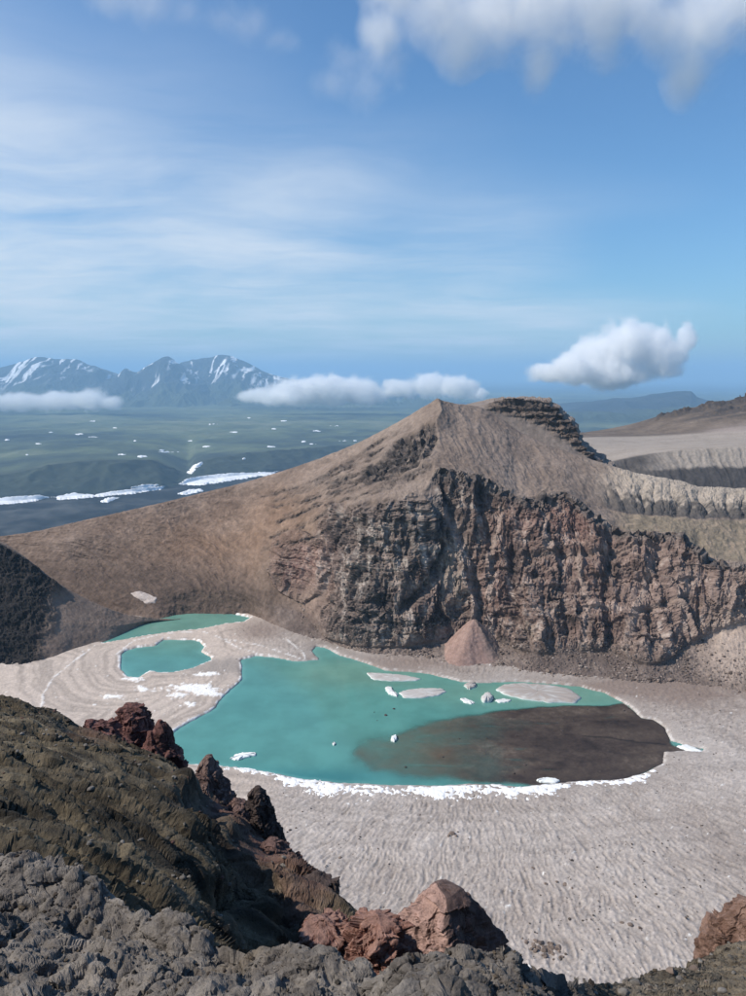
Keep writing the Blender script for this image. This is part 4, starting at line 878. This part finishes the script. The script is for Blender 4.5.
def NSGN(nn, radial): return np.where(np.einsum('...i,...i', nn, radial) < 0, -1.0, 1.0)
def crag(label, rows, D, colors, seed, rough=.13, deep=.9, p=1.5, lit=None):
    """outcrop with the outline given as rows (v, left, right), rounded and broken up in depth"""
    rows = np.array(rows, float); ncap, nr, nc = 26, 150, 170
    t = np.linspace(rows[0, 0], rows[-1, 0], nr-ncap); L = np.interp(t, rows[:, 0], rows[:, 1]); R = np.interp(t, rows[:, 0], rows[:, 2])
    cen = P((L+R)/2, t, D); hw = (R-L)/2*np.linalg.norm(P((L+R)/2, t, D)-np.array([0, 0, CAMZ]), axis=1)/FPX*.97
    f = np.linspace(.03, .97, ncap); capc = np.repeat(cen[:1], ncap, 0); capc[:, 2] += hw[0]*.25*(1-f**2)
    cen = np.concatenate([capc, cen]); hw = np.concatenate([hw[0]*f, hw])
    a = np.linspace(0, 2*math.pi, nc, endpoint=False)
    ca, sa = np.cos(a), np.sin(a); k = (np.abs(ca)**p + np.abs(sa)**p)**(-1/p)
    dy = sa*k*deep; dx = ca*k
    hwm = hw[:, None]; Q = np.stack([cen[:, None, 0] + hwm*dx[None], cen[:, None, 1] + hwm*dy[None], cen[:, None, 2] + 0*hwm*dx[None]], -1)
    size = hw.max(); radial = np.stack([ca[None]+0*hwm, sa[None]*1.0+0*hwm, .45+0*ca[None]+0*hwm], -1)
    radial[:ncap] = lerp(np.array([0, 0, 1.]), radial[:ncap], f[:, None, None]); radial /= np.linalg.norm(radial, axis=-1, keepdims=True)
    q = Q/size; q = q + .12*fbm(q, .5, 3, seed+7)[..., None]
    lim = np.clip(hwm/size*1.6, .22, 1)
    d = size*rough*lim*(.8*fbm(q, .8, 3, seed, st=(1, 1, .7), ridge=True) - .35 + .55*fbm(q, .3, 4, seed+1, ridge=True) + 1.25*blocks(q, .55, seed+5, st=(1, 1, .6), tilt=1.0) + .55*blocks(q, .24, seed+6, st=(1, 1, .7), tilt=.9) + .22*blocks(q, .10, seed+8, tilt=.8) - .1)
    Q = Q + radial*d[..., None]
    topc = Q[0].mean(0) + np.array([0, 0, .03*size]); V = np.concatenate([Q.reshape(-1, 3), topc[None]])
    F = grid_faces(nr, nc, True)[:, ::-1]; cap = np.array([[i, (i+1) % nc, nr*nc, nr*nc] for i in range(nc)])
    n1 = fbm(Q/size, .6, 4, seed+3); n2 = fbm(Q/size, .14, 4, seed+4)
    col = palette(np.clip(.5+.55*n1+.5*n2, 0, 1), colors)
    if lit is not None:                                   # sunlit side put into the colour: faces turned that way painted paler
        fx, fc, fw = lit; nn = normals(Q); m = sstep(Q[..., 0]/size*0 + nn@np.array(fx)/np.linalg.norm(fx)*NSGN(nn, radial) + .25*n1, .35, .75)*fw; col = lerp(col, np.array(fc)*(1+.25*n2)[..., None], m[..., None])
    colv = np.concatenate([col.reshape(-1, 3), col[0].mean(0)[None]])
    me = bpy.data.meshes.new('rock_outcrop')
    me = mesh_from('rock_outcrop', V, np.concatenate([F, cap[:, [0, 1, 2, 2]]])[:len(F)], colv, smooth=False)
    bm = bmesh.new(); bm.from_mesh(me); bm.verts.ensure_lookup_table(); bm.faces.ensure_lookup_table()
    for i in range(nc):
        try: f = bm.faces.new((bm.verts[i], bm.verts[(i+1) % nc], bm.verts[nr*nc])); f.smooth = False
        except ValueError: pass
    bmesh.ops.recalc_face_normals(bm, faces=bm.faces); bm.to_mesh(me); bm.free()
    o = link('rock_outcrop', me, M_CRAG); return tag(o, label, 'rock outcrop', 'rock outcrops along the foreground ridge')
PURP = [(.032,.015,.014), (.092,.043,.038), (.165,.080,.068), (.25,.15,.13)]
DARK = [(.022,.017,.016), (.050,.037,.034), (.085,.062,.055), (.13,.095,.08)]
REDR = [(.045,.019,.015), (.120,.052,.040), (.225,.108,.080), (.33,.20,.155)]
crag('dark blocky outcrop, topmost of the foreground ridge, in front of the pale shelf', [(708,122,146),(713,117,151),(725,115,154),(738,112,158),(755,108,162),(772,112,165)], 61, PURP, 201)
crag('pointed purple-brown outcrop with its right side falling to the lake edge', [(720,158,163),(730,152,170),(745,147,174),(760,138,180),(775,132,184),(788,130,188),(805,130,190)], 59, PURP, 211)
crag('low reddish knob left of the topmost dark outcrop', [(720,85,95),(726,82,112),(740,83,135),(760,92,148),(780,110,160)], 59, PURP, 221)
crag('reddish pinnacle above the near shore, second down the ridge', [(756,206,213),(765,199,216),(775,194,222),(785,190,228),(797,184,232),(812,182,238),(826,190,240)], 55, [(.055,.035,.032),(.11,.070,.060),(.175,.12,.105),(.25,.185,.165)], 231)
crag('small red knob between the two pinnacles of the ridge', [(799,233,238),(805,229,246),(814,226,252),(826,226,256),(842,228,262)], 52, [(.055,.033,.030),(.11,.066,.056),(.17,.11,.095),(.24,.17,.15)], 237)
crag('thin dark pinnacle, third down the ridge', [(787,255,260),(795,249,266),(805,247,269),(818,252,274),(830,252,280),(842,250,282),(860,252,286)], 50, DARK, 241)
crag('red-brown rock rib below the thin dark pinnacle', [(845,262,282),(852,258,288),(862,256,297),(880,258,305),(905,265,312),(935,275,320)], 45, [(.035,.022,.020),(.085,.05,.043),(.14,.085,.072),(.20,.135,.115)], 251)
crag('black square-topped rock block overlooking the snowfield', [(873,313,321),(879,304,332),(890,299,335),(910,297,336),(927,294,336),(950,288,334),(970,288,335)], 40, DARK, 261)
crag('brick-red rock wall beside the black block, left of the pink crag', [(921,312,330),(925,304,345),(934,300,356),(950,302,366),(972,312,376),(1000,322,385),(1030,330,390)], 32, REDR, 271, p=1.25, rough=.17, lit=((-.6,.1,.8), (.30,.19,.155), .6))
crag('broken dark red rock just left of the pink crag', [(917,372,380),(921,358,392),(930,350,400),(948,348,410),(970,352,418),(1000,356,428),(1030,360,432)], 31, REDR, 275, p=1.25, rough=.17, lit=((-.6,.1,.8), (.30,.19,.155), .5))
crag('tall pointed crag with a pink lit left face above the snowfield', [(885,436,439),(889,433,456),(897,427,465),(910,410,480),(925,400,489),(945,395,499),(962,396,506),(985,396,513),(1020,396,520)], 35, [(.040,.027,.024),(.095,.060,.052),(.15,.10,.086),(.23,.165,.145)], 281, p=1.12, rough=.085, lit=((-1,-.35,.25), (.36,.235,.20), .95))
crag('orange-brown rocks at the right edge of the picture', [(903,742,756),(915,733,768),(930,722,780),(945,715,790),(958,710,796),(975,708,800)], 19, [(.07,.04,.03),(.15,.088,.065),(.22,.14,.11),(.32,.23,.19)], 291)

# ------------------------------------------------------------------ loose stones
def rock_mesh(name, seed, sub=3):
    bm = bmesh.new(); bmesh.ops.create_icosphere(bm, subdivisions=sub, radius=1.0)
    Vv = np.array([v.co[:] for v in bm.verts]); r = np.random.default_rng(seed)
    Vv = Vv*(1 + .30*fbm(Vv, .9, 3, seed*3+1)[:, None]); 
    for _ in range(7):
        nrm = r.normal(size=3); nrm /= np.linalg.norm(nrm); h = .62+.25*r.random(); dd = Vv@nrm - h; Vv -= np.where(dd > 0, dd, 0)[:, None]*nrm*.9
    Vv *= np.array([1, .8, .62])
    for v, c in zip(bm.verts, Vv): v.co = c
    me = bpy.data.meshes.new(name); bm.to_mesh(me); bm.free(); return me
def rock_mat(name, c1, c2, sc):
    m = bpy.data.materials.new(name); m.use_nodes = True; t = NT(m.node_tree); pos = t.n('ShaderNodeNewGeometry').outputs['Position']
    rnd = t.n('ShaderNodeObjectInfo').outputs['Random']; n = t.noise(pos, sc, 5, .65)
    f = t.m('ADD', t.m('MULTIPLY', rnd, .6), t.m('MULTIPLY', t.ramp(n, .3, .7), .4))
    p = t.n('ShaderNodeBsdfPrincipled'); t.put(p.inputs['Base Color'], t.mix(f, c1+(1,), c2+(1,))); p.inputs['Roughness'].default_value = .9
    b = t.n('ShaderNodeBump'); b.inputs['Strength'].default_value = .6; b.inputs['Distance'].default_value = .3/sc; t.put(b.inputs['Height'], n); t.nt.links.new(b.outputs[0], p.inputs['Normal'])
    o = t.n('ShaderNodeOutputMaterial'); t.nt.links.new(p.outputs[0], o.inputs[0]); return m
MS_GREY = rock_mat('stone_grey', (.06,.052,.045), (.22,.20,.178), 14); MS_BR = rock_mat('stone_brown', (.075,.055,.045), (.20,.15,.12), 3)
MS_DARK = rock_mat('stone_dark', (.025,.02,.018), (.075,.055,.048), 2)
ROCKS = {k: [rock_mesh('stone', k*10+i+1) for i in range(5)] for k in range(3)}
for k, mm in enumerate((MS_GREY, MS_BR, MS_DARK)):
    for me in ROCKS[k]: me.materials.append(mm)
rr = random.Random(5)
def stone(k, loc, size, label, group, name='stone', cat='stone'):
    o = bpy.data.objects.new(name, ROCKS[k][rr.randrange(5)]); COL.objects.link(o)
    o.location = loc; o.scale = (size*rr.uniform(.8, 1.2),)*3; o.rotation_euler = (rr.uniform(-.4, .4), rr.uniform(-.4, .4), rr.uniform(0, 6.3))
    return tag(o, label, cat, group)
slope_bvh, ledge_bvh, wall_bvh, floor_bvh = (bvh_of(o) for o in (slope, ledge, wall, floor))
for i in range(70):
    u = rr.uniform(5, 290); v = rr.uniform(730, 930)
    h = ray_hit(slope_bvh, u, v)
    if h is None or h[1] > 70: continue
    s_ = h[1]*rr.choice([1.2, 1.5, 2, 2.6, 3.4])/FPX
    stone(0, h + np.array([0, 0, .2*s_]), s_, 'small loose stone on the foreground slope ' + ('near its crest below the topmost outcrop' if v < 775 else 'at its left edge' if u < 70 else 'beside the red ridge pinnacles' if u > 185 else 'halfway down its brown ledges' if v < 850 else 'just above the grey ledge'), 'loose stones on the foreground slope')
for i in range(46):
    u = rr.uniform(585, 744); v = rr.uniform(950, 994)
    h = ray_hit(ledge_bvh, u, v)
    if h is None or h[1] > 16: continue
    s_ = h[1]*rr.choice([1.5, 2, 2.5, 4, 6])/FPX
    stone(0 if rr.random() < .6 else 1, h + np.array([0, 0, .15*s_]), s_, ('large ' if s_ > .05 else 'small ') + 'loose stone on the brown ledge ' + ('beside the orange-brown rocks' if u > 690 else 'right of the grey knob at the bottom'), 'loose stones on the right ledge')
for i in range(50):                                            # patch of rubble melting out of the snow
    a = rr.uniform(0, 6.28); r_ = rr.random()**.6
    u = 541 + 22*r_*math.cos(a) + 6*math.sin(a); v = 948 + 11*r_*math.sin(a) + 5*math.cos(a)*r_
    h = ray_hit(floor_bvh, u, v); s_ = rr.uniform(.5, 1.25)
    stone(1, h + np.array([0, 0, .1]), s_, ('large ' if s_ > .95 else 'small ') + 'brown block in the ' + ('left' if u < 541 else 'right') + ' half of the rubble patch on the snow', 'rubble patch on the snow')
for (u, v, s_) in [(452,834,1.6),(456,836,1.1),(449,836,1.0),(458,832,.8),(474,796,.7),(378,849,.7),(296,828,.7),(290,830,.9),(287,832,.6),(340,858,.9),(533,868,.8),(557,882,1.0),(565,885,1.1),(546,884,.8),(572,888,.7),(622,923,1.0),(630,925,1.2),(640,928,.9),(368,795,.6),(420,815,.6)]:
    h = ray_hit(floor_bvh, u, v); stone(1, h + np.array([0, 0, .1]), s_*.8, 'lone dark rock on the grey snow ' + ('in the small cluster below the lake middle' if 445 < u < 460 else 'near the left pinnacles' if u < 345 else 'just below the white snow bank' if v < 820 else 'in the row above the rubble patch' if 530 < u < 575 else 'right of the rubble patch' if u > 600 else 'by itself above the pink crag'), 'lone rocks on the snowfield')
for i in range(150):                                           # boulders along the foot of the cliffs
    u = rr.uniform(322, 690); v0 = float(np.interp(u, [q[0] for q in WL0], [q[1] for q in WL0])) + rr.uniform(-14, 1)
    h = ray_hit(wall_bvh, u, v0)
    if h is None or h[2] > 30: continue
    stone(1, h + np.array([0, 0, .2]), rr.choice([.6, .8, .9, 1.1, 1.4, 2.0]), 'fallen boulder on the shore ' + ('below the grey buttress' if u < 440 else 'beside the pink scree cone' if u < 512 else 'below the red cliff opposite the biggest floe' if u < 600 else 'below the cliffs past the right end of the lake'), 'boulders at the foot of the cliffs')
for i in range(26):
    u = rr.uniform(372, 640); v = rr.uniform(706, 776); h = G(u, v)
    stone(2, h + np.array([0, 0, .1]), rr.choice([.4, .5, .7, .9]), 'small dark rock in the ' + ('green-brown shallows of the lake' if u < 480 else 'left half of the mud flat' if u < 560 else 'right half of the mud flat'), 'rocks in the mud flat')

def gravel(name, ob, count, pick, size, mat_cols, label, seed):
    """loose gravel nobody could count: one mesh of small broken stones lying on a surface"""
    me = ob.data; nv = len(me.vertices); co = np.empty(nv*3, np.float32); me.vertices.foreach_get('co', co); co = co.reshape(-1, 3).astype(float)
    r = np.random.default_rng(seed); U, V = UV(co); w = pick(U, V, co); w = np.clip(w, 0, None); w /= w.sum(); ids = r.choice(nv, count, p=w)
    bm = bmesh.new(); bmesh.ops.create_icosphere(bm, subdivisions=1, radius=1.0); T = np.array([v.co[:] for v in bm.verts]); F = np.array([[v.index for v in f.verts] for f in bm.faces]); bm.free()
    VV, FF, CC = [], [], []
    for k, i in enumerate(ids):
        dist = np.linalg.norm(co[i]-np.array([0, 0, CAMZ])); sz = size(dist, r)
        sh = T*(1+r.normal(0, .16, (len(T), 1)))*np.array([1, r.uniform(.6, 1), r.uniform(.45, .8)]); a = r.uniform(0, 6.28); ca, sa = math.cos(a), math.sin(a)
        sh = sh@np.array([[ca, sa, 0], [-sa, ca, 0], [0, 0, 1]]); VV.append(sh*sz + co[i] + np.array([0, 0, .25*sz])); FF.append(F + k*len(T))
        c = np.array(mat_cols[r.integers(len(mat_cols))])*r.uniform(.6, 1.35); CC.append(np.repeat(c[None], len(T), 0))
    o = link(name, mesh_from(name, np.concatenate(VV), np.concatenate(FF), np.concatenate(CC), smooth=False), M_CRAG); tag(o, label, kind='stuff')
GREY3 = [(.06,.053,.045), (.11,.098,.085), (.17,.152,.133), (.05,.038,.03), (.09,.07,.05)]
fr = lambda U, V: (U > -20)*(U < 766)*(V > 600)*(V < 1010)
gravel('slope_gravel', slope, 3200, lambda U, V, q: fr(U, V)*(V < 1000)*(q[:, 1] < 64)*(.15+np.clip(fbm(q, 4, 3, 501)+.2, 0, 1)), lambda dd, r: dd/FPX*min(3.2, .55+r.exponential(.45)), GREY3+[(.10,.055,.045)], 'loose gravel scattered over the foreground slope', 51)
gravel('ledge_gravel', ledge, 1500, lambda U, V, q: fr(U, V)*(q[:, 1] < 16)*(.15+np.clip(fbm(q, 1.2, 3, 502)+.1, 0, 1)), lambda dd, r: dd/FPX*min(4.0, .7+r.exponential(.6)), GREY3, 'loose gravel scattered over the near ledge', 52)
gravel('snow_grit', floor, 1500, lambda U, V, q: fr(U, V)*(U > 200)*(q[:, 2] > .9)*(.08+np.clip(fbm(q, 40, 3, 503), 0, 1)+.8*patch(U, V, 690, 720, 70, 30)+.5*patch(U, V, 640, 860, 90, 60)), lambda dd, r: min(.8, .13+r.exponential(.10)), [(.07,.055,.045), (.11,.085,.07), (.05,.04,.035)], 'dark grit and small stones scattered over the snowfield', 53)
gravel('shore_scree', wall, 3800, lambda U, V, q: (U > 300)*(U < 760)*(V > 560)*(q[:, 2] < 22)*(q[:, 2] > .2)*(.1+np.clip(fbm(q, 15, 3, 504)+.15, 0, 1)), lambda dd, r: min(1.5, .28+r.exponential(.22)), [(.09,.066,.056), (.14,.105,.09), (.20,.16,.138), (.27,.22,.19)], 'scree of broken rock along the foot of the far cliffs', 54)
def wall_snow(poly, seed, label):
    pa = np.array(poly, float); u0, v0 = pa.min(0)-3; u1, v1 = pa.max(0)+3
    us = np.arange(u0, u1, .5); vs = np.arange(v0, v1, .4); U, V = np.meshgrid(us, vs); Q = np.empty(U.shape+(3,))
    for i in range(U.shape[0]):
        for j in range(U.shape[1]): Q[i, j] = ray_hit(wall_bvh, U[i, j], V[i, j])
    sdp = seg_dist(U, V*1.5, pa*np.array([1, 1.5]), True); sdp = np.where(inside(U, V, pa), sdp, -sdp); n = fbm(np.stack([U, V*1.5, 0*U], -1), 8, 4, seed)
    k = .6*np.tanh(.6*(sdp + 3*n)); Q[..., 2] += k; Q[..., 1] -= k
    c = palette(np.clip(.5+.8*fbm(Q, 3, 3, seed+2), 0, 1), [(.36,.30,.265), (.52,.455,.42)])
    tag(link('snow_patch', mesh_from('snow_patch', Q, grid_faces(*U.shape)[:, ::-1], c), M_SNOW), label, 'snow patch', 'snow remnants in the crater')
wall_snow([(130,593),(140,591),(150,594),(157,597),(155,603),(147,604),(138,599)], 481, 'small dirty snow remnant on the left crater wall above the rear pond')

# ------------------------------------------------------------------ clouds
def cloud(label, blobs, D, dens, seed, thr=.30, amp=1.5, nscale=None, depth=.9, soft=2.2, group='low clouds beyond the crater', aniso=.0):
    r = random.Random(seed); pts = []
    for (u, v, ru, rv) in blobs:
        dd = D*(1 + r.uniform(-.03, .03)); c = P(u, v, dd); m = np.linalg.norm(c-np.array([0, 0, CAMZ]))/FPX
        pts.append((c, ru*m, rv*m))
    cen = np.mean([p[0] for p in pts], 0)
    bm = bmesh.new()
    for c, rx, rz in pts:
        g = bmesh.ops.create_icosphere(bm, subdivisions=3, radius=1.0)
        bmesh.ops.transform(bm, matrix=Matrix.Translation(Vector(c-cen)) @ Matrix.Diagonal((rx, max(rx, rz)*depth if rx < 3*rz else rz*1.8, rz, 1)), verts=g['verts'])
    me = bpy.data.meshes.new('cloud_hull'); bm.to_mesh(me); bm.free()
    tmp = bpy.data.objects.new('cloud_hull', me); COL.objects.link(tmp)
    mod = tmp.modifiers.new('r', 'REMESH'); mod.mode = 'VOXEL'; mod.voxel_size = min(p[2] for p in pts)/4.0
    dg = bpy.context.evaluated_depsgraph_get(); me2 = bpy.data.meshes.new_from_object(tmp.evaluated_get(dg)); me2.name = 'cloud'
    bpy.data.objects.remove(tmp); bpy.data.meshes.remove(me)
    m = bpy.data.materials.new('cloud_'+str(seed)); m.use_nodes = True; t = NT(m.node_tree)
    co = t.n('ShaderNodeTexCoord').outputs['Object']; field = None
    for c, rx, rz in pts:
        ry = max(rx, rz)*depth if rx < 3*rz else rz*1.8
        q = t.v('MULTIPLY', t.v('SUBTRACT', co, tuple(c-cen)), (1/rx, 1/ry, 1/rz))
        f = t.m('SUBTRACT', 1.0, t.v('LENGTH', q, out=1))
        field = f if field is None else t.m('SMOOTH_MAX', field, f, .25)
    sc = nscale or 1.3/np.mean([p[2] for p in pts])
    n = t.noise(co, sc, 9, .66, .3)
    m.cycles.volume_step_rate = .35
    x = t.m('ADD', field, t.m('MULTIPLY', t.m('SUBTRACT', n, .5), amp))
    edge = t.ramp(field, 0.0, .12)
    x = t.m('MULTIPLY', t.ramp(x, thr, thr+soft*.3, 0, 1), edge)
    vol = t.n('ShaderNodeVolumePrincipled'); vol.inputs['Color'].default_value = (1, 1, 1, 1); vol.inputs['Anisotropy'].default_value = aniso
    t.put(vol.inputs['Density'], t.m('MULTIPLY', x, dens))
    o = t.n('ShaderNodeOutputMaterial'); t.nt.links.new(vol.outputs[0], o.inputs['Volume'])
    ob = link('cloud', me2, m); ob.location = cen
    return tag(ob, label, 'cloud', group)
cloud('bright white cumulus cloud above the right horizon', [(575,369,40,22),(600,357,40,34),(628,342,36,34),(648,346,34,34),(664,358,28,30),(612,374,54,20),(686,336,13,22),(545,374,28,14)], 9000, .013, 301, thr=.26, amp=1.4, soft=1.1)
cloud('long low white cloud lying across the foot of the right-hand mountain', [(262,396,36,12),(300,391,42,20),(330,390,46,24),(360,392,38,20),(285,398,46,13)], 14000, .012, 302, thr=.26, amp=1.4, soft=1.5)
cloud('smaller low white cloud just left of the ridge summit', [(400,388,28,15),(430,386,34,19),(458,388,30,18),(476,394,18,11)], 14000, .012, 303, thr=.26, amp=1.4, soft=1.5)
cloud('flat strip of cloud in front of the left-hand mountain', [(-40,402,60,14),(20,402,50,13),(60,401,36,13),(92,400,28,15),(112,402,16,10)], 14000, .008, 304, thr=.24, amp=1.4, soft=1.6)
cloud('broad ragged white cloud at the top of the sky', [(400,-10,40,38),(440,0,50,48),(490,5,60,52),(545,8,60,50),(590,0,48,48),(382,38,26,34),(540,60,22,38),(610,20,36,44),(640,5,30,34),(460,45,30,34)], 3200, .0085, 305, thr=.10, amp=2.3, nscale=.0042, soft=3.2, group='fair-weather clouds overhead')
cloud('ragged cloud fragment in the top right corner', [(665,15,34,40),(700,20,50,52),(740,0,50,44),(690,70,26,36)], 3200, .0085, 306, thr=.10, amp=2.3, nscale=.0042, soft=3.2, group='fair-weather clouds overhead')
cloud('thin cloud wisp at the top left of the sky', [(110,-6,34,20),(150,2,36,22),(185,8,24,22)], 3200, .004, 307, thr=.16, amp=2.2, nscale=.0045, soft=3.5, group='fair-weather clouds overhead')

cloud('faint cloud wisp trailing below the left end of the broad cloud', [(345,60,34,22),(368,88,34,26),(330,82,30,18),(392,66,24,30)], 3200, .0030, 308, thr=.14, amp=2.4, nscale=.006, soft=3.5, group='fair-weather clouds overhead')
cloud('faint cloud wisp between the top left corner and the broad cloud', [(225,14,26,16),(250,24,30,18),(280,40,26,16)], 3200, .0030, 309, thr=.14, amp=2.4, nscale=.006, soft=3.5, group='fair-weather clouds overhead')

# ------------------------------------------------------------------ haze
def build_haze():
    x, y0, y1, z0, z1 = 190000., -3000., 172000., -760., 1320.
    V = [(-x,y0,z0),(x,y0,z0),(x,y1,z0),(-x,y1,z0),(-x,y0,z1),(x,y0,z1),(x,y1,z1),(-x,y1,z1)]
    F = [(0,3,2,1),(4,5,6,7),(0,1,5,4),(1,2,6,5),(2,3,7,6),(3,0,4,7)]
    me = bpy.data.meshes.new('haze'); me.from_pydata(V, [], F); me.update()
    m = bpy.data.materials.new('haze_air'); m.use_nodes = True; t = NT(m.node_tree)
    v = t.n('ShaderNodeVolumePrincipled'); v.inputs['Color'].default_value = (.42, .71, 1.0, 1); v.inputs['Density'].default_value = 4.2e-5
    v.inputs['Anisotropy'].default_value = 0.0
    o = t.n('ShaderNodeOutputMaterial'); t.nt.links.new(v.outputs[0], o.inputs['Volume'])
    tag(link('haze', me, m), 'pale blue haze in the air towards the horizon', kind='stuff')
build_haze()
